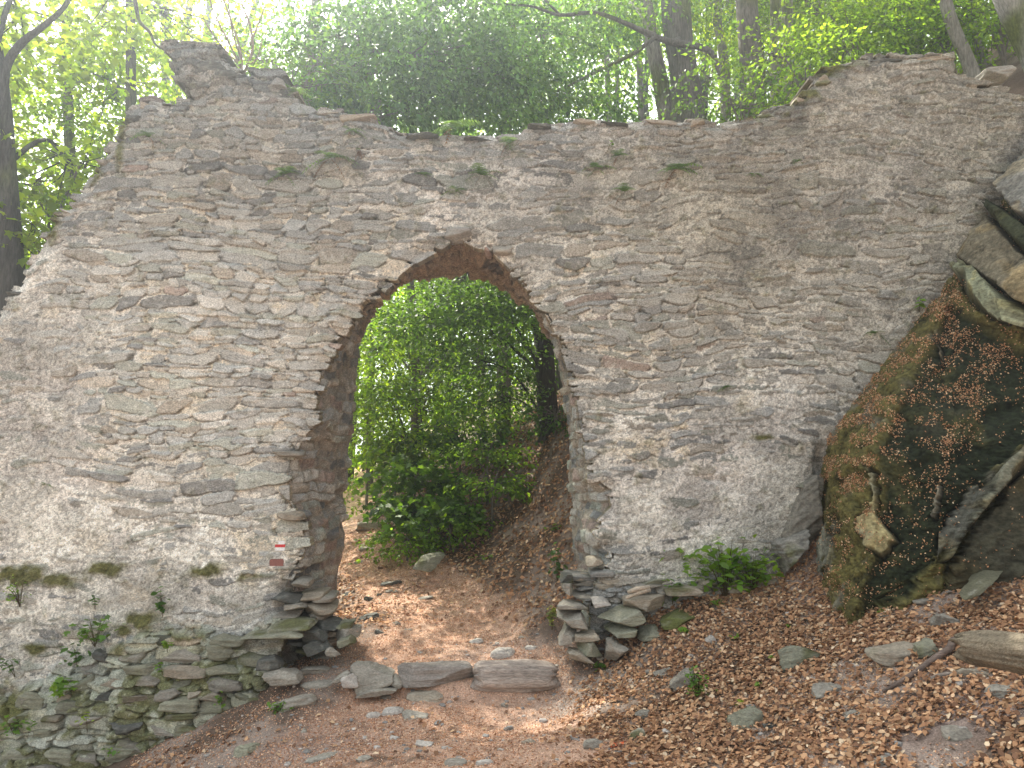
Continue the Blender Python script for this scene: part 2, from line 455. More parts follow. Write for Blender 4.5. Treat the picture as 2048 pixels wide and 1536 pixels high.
# courses are laid in a gently warped plane
WU = U + (fbm(U * 1.1, W * 1.3, 2, 51) - .5) * .16 + (fbm(U * 7, W * 9, 2, 52) - .5) * .05
WW = W + (fbm(U * .8, W * 1.0, 2, 53) - .5) * .34 + (fbm(U * 5, W * 6, 2, 54) - .5) * .055
Rm = np.full(U.shape, 9.0); ID = np.full(U.shape, -1, int); LP = np.zeros(U.shape); LQ = np.zeros(U.shape)
st_prop = []
def lay_stones():
    v = -2.1; k = 0
    r = np.random.default_rng(3)
    while v < 7.1:
        hc = r.choice([.045, .06, .08, .105, .14], p=[.20, .27, .25, .18, .10]) * r.uniform(.85, 1.15)
        u = -7.3 + r.uniform(0, .3)
        while u < 7.1:
            L = hc * r.uniform(1.3, 4.4) + .05
            parts = [(v + hc / 2, hc)]
            if hc > .085 and r.random() < .3:
                f = r.uniform(.35, .65); parts = [(v + hc * f / 2, hc * f), (v + hc * (1 + f) / 2, hc * (1 - f))]
            for (vc, hh) in parts:
                uc = u + L / 2; A = L / 2 - r.uniform(-.007, .004); B = hh / 2 - r.uniform(-.006, .002)
                vc2 = vc + r.normal() * .007
                i0 = int((uc - A - .16 + 7.0) / GS); i1 = int((uc + A + .16 + 7.0) / GS) + 1
                j0 = int((vc2 - B - .24 + 1.9) / GS); j1 = int((vc2 + B + .24 + 1.9) / GS) + 1
                i0 = max(i0, 0); j0 = max(j0, 0); i1 = min(i1, U.shape[1]); j1 = min(j1, U.shape[0])
                if i1 > i0 and j1 > j0:
                    a = WU[j0:j1, i0:i1] - uc; b = WW[j0:j1, i0:i1] - vc2
                    th = r.normal() * .055
                    a, b = a * math.cos(th) + b * math.sin(th), -a * math.sin(th) + b * math.cos(th)
                    tp = r.normal() * .38; bow = r.normal() * .20; sk = r.normal() * .5
                    Bx = B * np.clip(1 + tp * a / A, .35, 1.5)
                    p = (a - sk * b) / A; q = (b - bow * B * (p * p - .4)) / Bx
                    ex = r.uniform(2.0, 8.0)
                    rr = (np.abs(p) ** ex + np.abs(q) ** ex) ** (1 / ex)
                    m = rr < Rm[j0:j1, i0:i1]
                    Rm[j0:j1, i0:i1][m] = rr[m]; ID[j0:j1, i0:i1][m] = k
                    LP[j0:j1, i0:i1][m] = p[m]; LQ[j0:j1, i0:i1][m] = q[m]
                st_prop.append((uc, vc2, A, B)); k += 1
            u += L + r.uniform(-.004, .010)
        v += hc + r.uniform(-.006, .006)
lay_stones()
SP = np.array(st_prop); NS = len(SP)
srnd = np.random.default_rng(99)
S_prot = np.clip(srnd.normal(.007, .009, NS), -.010, .036)
S_tx = srnd.normal(0, .005, NS); S_ty = srnd.normal(0, .006, NS); S_b = srnd.uniform(.72, 1.25, NS)
pal = np.array([(.255, .265, .26), (.285, .285, .265), (.29, .265, .225), (.25, .265, .235), (.145, .15, .15), (.335, .33, .305), (.26, .21, .185)])
S_c = pal[srnd.choice(7, NS, p=[.25, .23, .14, .14, .08, .15, .01])] * S_b[:, None]
def blob(px, py, rx, ry, rot=0):
    a = R_(rot); dx = PX - px; dy = PY - py
    x = dx * math.cos(a) + dy * math.sin(a); y = -dx * math.sin(a) + dy * math.cos(a)
    return np.exp(-((x / rx) ** 2 + (y / ry) ** 2))
nA = fbm(U * .9, W * .9, 4, 61); nB = fbm(U * 3.2, W * 4.0, 4, 62); nC = fbm(U * 28, W * 30, 3, 63); nD = fbm(U * 60, W * 60, 2, 64); nE = fbm(U * 10, W * 12, 3, 65)
nF = vn(U * 7, W * 42, 66) * .6 + vn(U * 16, W * 95, 67) * .4
# how deeply render (old plaster) covers the stones
cover = .29 + .75 * (nA - .5) + .95 * (nB - .5)
cover += .55 * blob(60, 820, 170, 420) - .52 * blob(470, 640, 270, 330) + .22 * blob(330, 1050, 300, 110) - .22 * blob(600, 520, 200, 130)
cover += .10 * ss(1150, 1500, PX) * ss(700, 300, PY) + .34 * blob(1560, 950, 260, 200) + .55 * blob(1350, 1000, 190, 150) + .22 * blob(1650, 480, 260, 260) - .22 * blob(1330, 560, 230, 180) + .28 * blob(900, 380, 280, 90) - .2 * blob(1450, 330, 140, 70)
cover += .40 * blob(330, 1190, 240, 60) - .25 * blob(700, 1100, 120, 200) - .15 * blob(1350, 760, 140, 90)
# lower footing: plaster has fallen off, stones bulge forward
FE = np.interp(PX, [-300, 0, 60, 150, 250, 310, 430, 480, 520, 560, 2400], [1480, 1400, 1372, 1325, 1275, 1255, 1268, 1282, 1245, 1225, 1215]) + (nB - .5) * 50
FE = np.where(PX > 1150, np.interp(PX, [1150, 1250, 1350, 1450, 1560, 1700], [1152, 1165, 1172, 1160, 1175, 1240]) + (nB - .5) * 26, FE)
foot = ss(-8, 10, PY - FE)
footl = foot * (PX < 900)
cover = cover * (1 - foot) - .25 * foot
rr = Rm + (nE - .5) * .32 + (nC - .5) * .14
prof = 1 - ss(.86, 1.03, rr)
ok = ID >= 0; idc = np.clip(ID, 0, NS - 1)
prot = S_prot[idc] + .016 * foot + .030 * footl * (hsh(idc, 3) > .3)
h_st = -.012 + prof * (prot + .014) + prof * (S_tx[idc] * LP + S_ty[idc] * LQ + (nF - .5) * .008 + (nE - .5) * .006)
h_st = h_st + (1 - ss(.9, 1.1, rr)) * .001
rough = (nC - .5) * .016 + (nD - .5) * .010 + (nE - .5) * .012
h_pl = -.010 + .036 * np.clip(cover, -.35, 1.1) + rough
h_pl = h_pl - .022 * foot
isst = ss(-.002, .003, h_st - h_pl)
H = np.maximum(h_st, h_pl) + .0015 * rough
# cracks along the underside of stones; colour takes their dirt and shadow lines
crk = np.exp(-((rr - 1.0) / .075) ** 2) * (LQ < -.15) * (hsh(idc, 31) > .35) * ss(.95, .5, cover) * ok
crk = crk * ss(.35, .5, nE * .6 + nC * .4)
H = H - .014 * crk
# hollows and ledges
for (a, b, rx, ry, dep) in [(1172, 985, 26, 20, .16), (1212, 1095, 20, 22, .10), (1640, 925, 14, 34, .22), (600, 1010, 30, 40, .05), (845, 1260, 20, 20, .1), (1655, 150, 30, 22, .05), (570, 1185, 26, 34, .12), (660, 190, 5, 5, .05), (905, 352, 5, 5, .06), (1420, 960, 18, 6, .03), (395, 690, 10, 6, .05), (545, 250, 30, 5, .03), (1520, 876, 20, 8, .02)]:
    H = H - dep * blob(a, b, rx, ry) ** 1.3
# broken lip of the render above the footing
lip = np.exp(-((PY - FE + 12) / 12) ** 2) * (PX < 560) * .035 * ss(.35, .6, nE)
H = H + lip
# edge of arch: stones step forward/back in the ragged reveal
dA = dist_poly(U, W, ARW, False)
insA = in_poly(U, W, ARW)
insT = in_poly(U, W, TOPW)
# flare of the base towards the viewer and slow bulges
flare = footl * .10 + ss(0, 160, PY - FE) * (PX < 620) * .26 * (1 - ss(520, 640, PX))
bulge = (fbm(U * .45, W * .45, 2, 71) - .5) * .16
round_e = ss(0, .16, dA)
ed_hash = (hsh(idc, 7) - .5)
H = H + (1 - round_e) * (ed_hash * .05 - .04)
dTop = dist_poly(U, W, TOPW[:-2], False)
H = H - (1 - ss(0, .14, dTop)) * .05 + (1 - ss(0, .25, dTop)) * ed_hash * .06
# pinnacle slabs
Hp = blob(400, 140, 80, 45); H = H + Hp * (.05 * ed_hash + .02)
# flat patch for the painted marks
mk_w = (1 - ss(16, 26, np.abs(PX - 560))) * (1 - ss(16, 24, np.abs(PY - 1092)))
mk_w = np.maximum(mk_w, (1 - ss(20, 28, np.abs(PX - 553))) * (1 - ss(12, 18, np.abs(PY - 1125))))
H = H * (1 - mk_w) + .018 * mk_w
Yw = Y0 + bulge - H - flare
# ---- which cells exist
cu = SP[idc, 0]; cv = SP[idc, 1]
# centres of stones tested against the outlines
pin = in_poly(SP[:, 0], SP[:, 1], ARW)
dS = dist_poly(SP[:, 0], SP[:, 1], ARW, False)
S_outside = ~pin
stone_cell = (rr < 1.0) & ok
keep = ~insA
keep |= insA & stone_cell & S_outside[idc] & (dA < .035 + .035 * hsh(idc, 9))
keep &= ~((~insA) & (~stone_cell) & (dA < .035))
S_top = in_poly(SP[:, 0], SP[:, 1], TOPW)
kt = insT | (stone_cell & S_top[idc] & (dTop < .06))
kt &= ~(insT & (dTop < .03) & ~stone_cell)
keep &= kt
# ---- colour
light_ = np.array([.66, .645, .59]); pink = np.array([.56, .535, .50]); warm = np.array([.58, .515, .40]); brown = np.array([.27, .25, .195]); darkp = np.array([.17, .163, .15]); grey_ = np.array([.38, .37, .355])
O = np.ones(U.shape + (3,))
rightness = ss(-.1, 1.6, (PX - 1000) / 400 + (nA - .5) * 1.5)
C_pl = mixc(pink * O, light_ * O, ss(.35, .65, nA * .5 + nB * .5))
C_pl = mixc(C_pl, warm * O, ss(.60, .78, fbm(U * 1.6, W * 2.0, 4, 81)) * .7)
darkm = .75 * ss(.45, .68, fbm(U * 1.4 + 9, W * 1.1, 4, 83))
brn = np.clip(rightness * .95 - 1.15 * blob(1330, 1000, 240, 190) - .6 * blob(1560, 780, 220, 160) - .35 * blob(1760, 420, 160, 280), 0, 1)
upper = np.clip(.85 * ss(520, 250, PY) + 0 * PX, 0, 1)
C_pl = mixc(C_pl, brown * O * 1.15, np.clip(brn * .85, 0, 1))
C_pl = mixc(C_pl, grey_ * .72 * O, upper * .75 * (1 - brn))
C_pl = mixc(C_pl, darkp * O, np.clip(darkm * (.35 + .45 * brn + .5 * upper), 0, .85))
C_pl = mixc(C_pl, darkp * O, np.clip(.65 * blob(560, 500, 60, 110) + .6 * blob(30, 700, 60, 60) + .55 * blob(210, 560, 70, 50, -50) + .5 * blob(1480, 1040, 120, 40) + .45 * blob(360, 1200, 220, 40) + .3 * blob(60, 480, 120, 60, -55), 0, .8) * ss(.3, .6, nE * .5 + nC * .5))
C_pl = mixc(C_pl, np.array([.58, .49, .33]) * O, np.clip(.7 * blob(1375, 830, 25, 80) + .5 * blob(1290, 900, 60, 40) + .4 * blob(230, 930, 70, 25) + .4 * blob(530, 1120, 60, 30), 0, 1) * ss(.4, .6, nE))
speck = ss(.52, .62, nC * .45 + nD * .55) ; speck2 = ss(.50, .40, nC * .5 + nD * .5)
C_pl = C_pl * (1 + .20 * speck - .30 * speck2)[..., None]
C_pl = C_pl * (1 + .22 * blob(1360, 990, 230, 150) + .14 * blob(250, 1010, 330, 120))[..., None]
C_pl = C_pl * (.82 + .36 * ss(.3, .7, fbm(U * 3.5, W * 5, 4, 86)))[..., None]
mort = mixc(light_ * 1.14 * O, warm * 1.12 * O, ss(.4, .6, nB) * .7)
mort = mixc(mort, brown * 1.5 * O, brn * .7)
thinjoint = (1 - ss(.15, .5, cover)) * (1 - foot)
C_pl = mixc(C_pl, mort * (.8 + .4 * nD)[..., None], thinjoint * .75 * (1 - .45 * upper))
C_s = S_c[idc] * (.62 + .42 * nF + .34 * nC)[..., None]
C_s = mixc(C_s, C_s * np.array([1.0, .93, .80]) * .82, brn)
C_s = mixc(C_s, grey_ * O * 1.05, ss(.55, .72, nC * .6 + nE * .4) * .5)
C_s = mixc(C_s, C_pl, .12 + .34 * brn)
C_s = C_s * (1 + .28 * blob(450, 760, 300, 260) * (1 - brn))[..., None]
C_s = C_s * (1 + .22 * ss(900, 500, PX) * ss(350, 600, PY))[..., None]  # left stones lightened, standing in for the stronger sky there
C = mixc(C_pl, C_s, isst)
# darker band along the lower edges of stones
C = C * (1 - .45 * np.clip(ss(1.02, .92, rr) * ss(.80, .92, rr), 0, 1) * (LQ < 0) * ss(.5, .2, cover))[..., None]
C = C * (1 - .55 * crk)[..., None]  # shadow line under each stone painted into the colour
wx = np.clip(ss(560, 230, PY) * (1 - .5 * ss(900, 1500, PX)), 0, 1) * (.55 + .9 * (nA - .2))
C = C * (1 - .15 * np.clip(wx, 0, 1) - .32 * ss(215, 175, PY) * (PX < 640))[..., None]
C = C * np.array([.99, .975, .96])
C = C * (1 + .10 * ss(900, 500, PX) * ss(350, 600, PY))[..., None]  # left side of the wall lightened too, sky light put into the colour
# green algae, moss and pale lichen mortar in the footing
alg = footl * (.1 + .4 * nA)
C = mixc(C, C * np.array([.80, .88, .55]), np.clip(alg, 0, 1))
C = mixc(C, np.array([.60, .60, .47]) * (.7 + .5 * nD)[..., None], (1 - isst) * footl * ss(.5, .66, nB) * .85)
C = mixc(C, np.array([.105, .085, .05]) * O, (1 - isst) * footl * (1 - ss(.42, .6, nB)) * .8)
moss = footl * ss(.50, .60, fbm(U * 3 + 5, W * 4, 4, 91)) * .8 * ss(1.0, .6, (nC))
for (a, b, rx, ry, w_) in [(40, 1150, 60, 22, 1.2), (110, 1160, 50, 14, 1), (215, 1138, 34, 13, 1.3), (413, 1142, 26, 12, 1.3), (505, 1152, 30, 9, .9), (285, 1238, 34, 16, 1.1), (250, 1262, 22, 14, 1), (20, 1420, 60, 60, .8), (70, 1298, 20, 12, 1), (1520, 876, 24, 7, 1), (240, 260, 10, 60, 1.0), (1660, 135, 60, 14, 1.0), (1340, 1245, 60, 14, 1.5), (1590, 190, 50, 16, .9), (190, 330, 14, 40, .9), (100, 450, 14, 40, .9), (1480, 232, 90, 8, .9)]:
    moss = np.maximum(moss, np.clip(w_ * blob(a, b, rx, ry) * 1.6 - .25 + (nE - .5) * 1.8, 0, 1))
C = mixc(C, np.array([.115, .115, .035]) * (.2 + .9 * nC + .8 * nD)[..., None], np.clip(moss, 0, .95))
Yw = Yw - moss * (.008 + .016 * nC)
Yw = Yw.astype(np.float32)
def wall_face():
    cell = keep[:-1, :-1] & keep[1:, :-1] & keep[:-1, 1:] & keep[1:, 1:]
    # skip what lies under the ground
    gl = g(U1, np.full(U1.shape, Y0 - .4)) - .45
    cell &= (W[:-1, :-1] > gl[:-1][None, :])
    ny, nx = U.shape
    idx = np.arange(ny * nx).reshape(ny, nx)
    Fq = np.stack([idx[:-1, :-1], idx[:-1, 1:], idx[1:, 1:], idx[1:, :-1]], -1)[cell]
    V = np.stack([U, Yw, W], -1).reshape(-1, 3); CC = C.reshape(-1, 3)
    # boundary edges
    e = np.concatenate([Fq[:, [0, 1]], Fq[:, [1, 2]], Fq[:, [2, 3]], Fq[:, [3, 0]]])
    key = np.sort(e, 1); kk = key[:, 0].astype(np.int64) * (ny * nx) + key[:, 1]
    u_, inv_, cnt = np.unique(kk, return_inverse=True, return_counts=True)
    be = e[cnt[inv_] == 1]
    used = np.unique(Fq); remap = np.full(ny * nx, -1); remap[used] = np.arange(len(used))
    Vn = [V[used]]; Cn = [CC[used]]; n = len(used)
    bv = np.unique(be); bmap = np.full(ny * nx, -1); bmap[bv] = np.arange(len(bv))
    Fl = [remap[Fq]]
    prev = remap[bv]
    dar = dA.reshape(-1)[bv] < .25
    steps = [(.03, .9), (.10, .7), (.22, .6), (.40, .6), (.75, .6), (1.3, .6)]
    base = V[bv].copy(); bc = CC[bv]
    j = (hsh(bv, 1) - .5)
    bid = ID.reshape(-1)[bv]
    for (d, cf) in steps:
        q = base.copy(); q[:, 1] = base[:, 1] + d
        if d > .3: q[:, 1] = np.maximum(q[:, 1], Y0 + d)
        q[dar, 1] = np.minimum(q[dar, 1], base[dar, 1] + .14)
        q[:, 0] += (hsh(bid, int(d * 100)) - .5) * .012 + j * .003
        q[:, 2] += (hsh(bv, int(d * 100) + 3) - .5) * .003
        cc = bc * (.8 + .3 * hsh(bid, 5))[:, None] * np.array([.75, .68, .55])
        Vn.append(q); Cn.append(cc)
        a = prev[bmap[be[:, 0]]]; b = prev[bmap[be[:, 1]]]
        cur = n + np.arange(len(bv)); n += len(bv)
        c = cur[bmap[be[:, 1]]]; dd = cur[bmap[be[:, 0]]]
        Fl.append(np.stack([b, a, dd, c], -1)); prev = cur
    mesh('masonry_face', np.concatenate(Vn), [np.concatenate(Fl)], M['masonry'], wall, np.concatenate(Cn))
wall_face()
def wall_back():
    s = .05
    x = np.arange(-7, 6.8, s); z = np.arange(-2.4, 6.7, s); X, Z = np.meshgrid(x, z)
    k = in_poly(X, Z, TOPW) & ~in_poly(X, Z, ARBW)
    cell = k[:-1, :-1] & k[1:, :-1] & k[:-1, 1:] & k[1:, 1:]
    n_ = fbm(X * 5, Z * 14, 4, 5)
    Yb = Y0 + THK - .02 + (n_ - .5) * .08
    Fq = grid_faces(*X.shape)[cell.ravel()][:, ::-1]
    mesh('rear_face', np.stack([X, Yb, Z], -1).reshape(-1, 3), [Fq], M['masonry'], wall, (np.array([.22, .205, .185]) * (.5 + n_)[..., None]).reshape(-1, 3))
wall_back()
# ---- lining of the archway
def arch_lining():
    f = ARW; b = ARBW
    L = np.concatenate([[0], np.cumsum(np.hypot(*(np.diff(f, axis=0).T)))])
    NSM = 1150; ND = 120
    s = np.linspace(0, L[-1], NSM)
    fx = np.interp(s, L, f[:, 0]); fz = np.interp(s, L, f[:, 1]); bx = np.interp(s, L, b[:, 0]); bz = np.interp(s, L, b[:, 1])
    ker = np.hanning(15); ker /= ker.sum()
    def sm(a): return np.convolve(np.pad(a, 7, 'edge'), ker, 'valid')
    fx, fz, bx, bz = map(sm, (fx, fz, bx, bz))
    t = np.linspace(0, 1, ND)[:, None]
    tt = t ** .85
    X = fx * (1 - tt) + bx * tt; Z = fz * (1 - tt) + bz * tt; Yg = Y0 + .06 + t * (THK - .05) + 0 * X
    nx = np.gradient(Z, axis=1); nz = -np.gradient(X, axis=1)
    ln = np.hypot(nx, nz) + 1e-9; nx /= ln; nz /= ln      # points into the opening
    S = s[None, :] + 0 * X
    soff = ss(4.05, 4.6, Z) ; soff = ss(3.25, 3.9, Z + (fbm(S * 3, Yg * 3, 2, 5) - .5))
    Zw = Z + (fbm(Yg * 3, S * 1.2, 3, 15) - .5) * .10
    crs = np.floor(Zw / .112 + .25 * np.sin(Zw * 9)).astype(int)
    fr = Zw / .112 + .25 * np.sin(Zw * 9) - crs
    bl = np.floor(Yg / .36 + hsh(crs, 1) * 7).astype(int)
    fb = Yg / .36 + hsh(crs, 1) * 7 - bl
    hb = hsh(crs, bl, 4); hb2 = hsh(crs, bl, 6)
    edge = ss(0, .16, fr) * ss(1, .84, fr) * ss(0, .06, fb) * ss(1, .94, fb)
    n1 = fbm(S * 18, Yg * 18, 4, 16); n2 = fbm(S * 5, Yg * 5, 4, 17); n3 = fbm(S * 45, Yg * 45, 2, 18)
    jam = (hb - .3) * .055 * edge + (n2 - .5) * .13 + (n1 - .5) * .03 + (n3 - .5) * .012
    rdg = np.abs(fbm(S * 9, Yg * 4, 4, 19) - .5)
    sof = (fbm(S * 4, Yg * 5, 3, 20) - .5) * .26 - rdg * .24 + (n1 - .5) * .07 + (n3 - .5) * .02
    d = jam * (1 - soff) + sof * soff - .012 + .05 * soff * ss(.0, .5, t) - .05 * (1 - ss(.0, .13, t))
    X = X + nx * d; Z = Z + nz * d
    stc = pal[(hb2 * 6.99).astype(int)] * (.55 + .5 * hb)[..., None]
    mo = np.array([.20, .18, .15]) * (.6 + .8 * n1)[..., None]
    C1 = mixc(mo, stc * (.6 + .8 * n1)[..., None], ss(.25, .7, edge) * ss(.35, .6, n2 + .1))
    C1 = C1 * np.where(X < -.5, 1.35, 1.6)[..., None]
    clay = mixc(np.array([.26, .185, .12]) + 0 * C1, np.array([.075, .055, .04]) + 0 * C1, ss(.40, .58, n2 * .6 + rdg * 1.2))
    clay = mixc(clay, np.array([.40, .31, .20]) + 0 * C1, ss(.55, .7, n1) * .5)
    CC = mixc(C1, clay * (.65 + .7 * n3)[..., None], soff)
    V = np.stack([X, Yg, Z], -1).reshape(-1, 3)
    o = mesh('arch_lining', V, grid_faces(ND, NSM), M['masonry'], wall, CC.reshape(-1, 3))
arch_lining()
def trail_mark():
    def plate(name, px0, py0, px1, py1, colr, label, ydep):
        m = MB(); n = 12
        q = []
        xs = np.linspace(px0, px1, n); ys = np.linspace(py0, py1, n)
        A, B = np.meshgrid(xs, ys)
        A = A + np.where((A == px0) | (A == px1), (vn(A * .3, B * .9, 3) - .5) * 2.0, 0)
        bl = (fbm(P(560, 1092, Y0)[0] * .45 + 0 * A, P(560, 1092, Y0)[2] * .45 + 0 * A, 2, 71) - .5) * .16
        V = Pa(A, B, np.full(A.shape, Y0 + bl.mean() - .0225 - ydep))
        Vb = V.copy(); Vb[..., 1] += .006
        F = grid_faces(n, n)
        rim = np.concatenate([np.arange(n), np.arange(1, n) * n + n - 1, (n * n - 2 - np.arange(n - 1)), (np.arange(n - 2, 0, -1) * n)])
        rn = np.roll(rim, -1)
        side = np.stack([rim, rn, rn + n * n, rim + n * n], -1)
        c = np.array(colr) * (.85 + .3 * vn(A * .8, B * .8, 9)[..., None])
        m.add(np.concatenate([V.reshape(-1, 3), Vb.reshape(-1, 3)]), [F, side], np.concatenate([c.reshape(-1, 3)] * 2))
        o = m.build(name, M['paint'], wall, False); o['label'] = label
    plate('painted_trail_mark', 550.5, 1081.6, 569.2, 1088.8, (.85, .83, .82), 'top white stripe of the hiking trail mark', .0)
    plate('painted_trail_mark', 549.5, 1088.8, 570.5, 1094.6, (.62, .07, .07), 'red stripe between the two white stripes of the trail mark', .001)
    plate('painted_trail_mark', 550.0, 1094.6, 569.2, 1101.4, (.85, .83, .82), 'lower white stripe of the hiking trail mark', .0)
    plate('painted_patch', 539, 1118, 567, 1132, (.27, .12, .10), 'faded red brown painted rectangle under the trail mark', .0)
trail_mark()

# ------------------------------------------------------------------ loose and stacked stones
# ragged masonry around the arch feet (part of the wall)
def foot_masonry():
    m = MB(); r = np.random.default_rng(8)
    rows = []
    # left jamb foot: (cx, cy, w, h, Y, thick, colour)
    for i in range(15):
        cy_ = 1185 + i * 9.5
        cx = 600 + 70 * r.random() * (.5 + i / 26) + (i % 3) * 14 - 10
        rows.append((cx, cy_, r.uniform(45, 80), r.uniform(16, 30), 8.12 - .006 * i + r.uniform(-.05, .3), .5, r.choice(['dark', 'grey', 'green', 'grey', 'tan'])))
    for i in range(6):
        rows.append((r.uniform(560, 600), 1200 + i * 18, r.uniform(45, 70), r.uniform(14, 24), 8.0 + r.uniform(-.04, .04), .4, r.choice(['dark', 'grey', 'tan'])))
    for i in range(16):
        rows.append((1175 + r.uniform(-14, 60), 1150 + (i % 8) * 8, r.uniform(50, 95), r.uniform(12, 18), 8.0 + r.uniform(-.04, .25), .5, r.choice(['grey', 'tan', 'blue'])))
    for i in range(9):
        rows.append((1290 + i * 32, 1172 + r.uniform(-5, 10) - i * .5, r.uniform(55, 90), r.uniform(16, 24), 7.98, .4, r.choice(['grey', 'tan', 'green'])))
    for k, (cx, cy_, w, h, Y, th, c) in enumerate(rows):
        W_, F, _ = wbox(px_box(rect(cx, cy_, w, h, r.uniform(-5, 5), .14, k), Y, th), 13, 5, .14, k + 400, .06, 6)
        m.add(W_, F, colour_stone(W_, c, k, .15 if c == 'green' else 0) * .9)
    m.build('foot_masonry', M['stone'], wall, False)
    # slabs projecting out of the face and along the edge of the arch
    m = MB()
    edge = []
    for (cx, cy_, w, h, c) in [(598, 1168, 46, 20, 'grey'), (576, 1034, 60, 18, 'tan'), (560, 906, 80, 16, 'grey'), (922, 464, 62, 22, 'blue'), (1005, 496, 46, 20, 'grey'), (975, 497, 14, 12, 'red'), (1190, 1125, 40, 18, 'tan')]:
        edge.append((cx, cy_, w, h, c))
    for k, (cx, cy_, w, h, c) in enumerate(edge):
        Yd = 8.06 if cx < 620 or cx > 700 else 8.35
        W_, F, _ = wbox(px_box(rect(cx, cy_, w, h, r.uniform(-4, 4), .1, k + 50), Yd, .35), 13, 5, .12, k + 700, .06, 5)
        m.add(W_, F, colour_stone(W_, c, k + 90) * (1.15 if cx > 700 or cx < 560 else .9))
    m.build('edge_slabs', M['stone'], wall, False)
    # slabs on the crest
    m = MB()
    for k, (cx, cy_, w, h, c, Yd) in enumerate([(372, 99, 92, 20, 'dark', 8.02), (400, 118, 100, 22, 'dark', 8.0), (372, 137, 74, 26, 'blue', 7.98), (440, 138, 70, 18, 'dark', 8.0), (395, 160, 60, 22, 'dark', 8.02), (470, 146, 60, 16, 'dark', 8.0), (538, 152, 58, 24, 'blue', 8.0), (560, 180, 44, 24, 'dark', 8.06), (298, 206, 60, 26, 'tan', 8.04), (262, 232, 40, 12, 'dark', 8.02), (345, 200, 60, 12, 'dark', 8.05),
                                            (1655, 147, 58, 40, 'tan', 8.0), (1700, 124, 70, 14, 'dark', 8.02), (1765, 115, 80, 14, 'dark', 8.03), (1395, 238, 60, 16, 'tan', 8.0), (1225, 238, 80, 8, 'dark', 8.0), (1170, 238, 60, 12, 'tan', 8.03), (1075, 246, 50, 8, 'dark', 8.0), (1945, 150, 60, 24, 'grey', 8.2), (2010, 135, 70, 34, 'grey', 8.5), (1320, 240, 70, 10, 'grey', 8.05), (715, 228, 80, 16, 'tan', 8.02), (840, 264, 90, 10, 'dark', 8.02), (960, 268, 80, 10, 'dark', 8.02), (650, 219, 60, 10, 'grey', 8.02), (1870, 113, 80, 12, 'tan', 8.04), (1550, 214, 60, 14, 'dark', 8.05), (1608, 196, 40, 14, 'tan', 8.04), (30, 585, 50, 26, 'dark', 8.05), (130, 418, 40, 16, 'grey', 8.05), (205, 318, 40, 16, 'grey', 8.05), (232, 272, 30, 14, 'dark', 8.05)]):
        W_, F, _ = wbox(px_box(rect(cx, cy_ + h * .3, w * .9, h * .9, r.uniform(-6, 6), .16, k + 250), Yd + .035, .6), 20, 9, .10, k + 900, .08, 8)
        m.add(W_, F, colour_stone(W_, c, k + 190, .25 if 1500 < cx < 1900 else 0) * 1.05)
    m.build('crest_slabs', M['stone'], wall, False)
foot_masonry()
def footing_stones():
    m = MB(); r = np.random.default_rng(77)
    y = 1238; k = 0
    while y < 1570:
        h = r.uniform(17, 34); x = -60 + r.uniform(0, 50)
        while x < 545:
            w = h * r.uniform(1.5, 3.9)
            cx = x + w / 2; cy_ = y + r.normal() * 4
            lim = np.interp(cx, [-60, 0, 60, 150, 250, 310, 430, 480, 540], [1470, 1412, 1388, 1340, 1290, 1270, 1284, 1296, 1262])
            if cy_ > lim and r.random() < .90:
                q = P(cx, cy_, wall_yy(cx, cy_))
                W_, F, _ = wbox(px_box(rect(cx, cy_, w * 1.02, h * 1.02, r.normal() * 4, .20, k), q[1] - r.uniform(.005, .045), .22), 13, 8, .10, k + 1500, .08, 7)
                c = r.choice(['grey', 'tan', 'green', 'blue', 'dark'], p=[.26, .16, .44, .06, .08])
                m.add(W_, F, colour_stone(W_, c, k + 1500, r.choice([0, .25, .55], p=[.3, .35, .35])) * r.uniform(.7, 1.05)); k += 1
            x += w + r.uniform(0, 6)
        y += h * .98
    m.build('footing_stones', M['stone'], wall, False)
def wall_yy(px, py):
    p = P(px, py, Y0)
    i = int(np.clip((p[0] + 7) / GS, 0, U.shape[1] - 1)); j = int(np.clip((p[2] + 1.9) / GS, 0, U.shape[0] - 1))
    return float(Yw[j, i])
footing_stones()

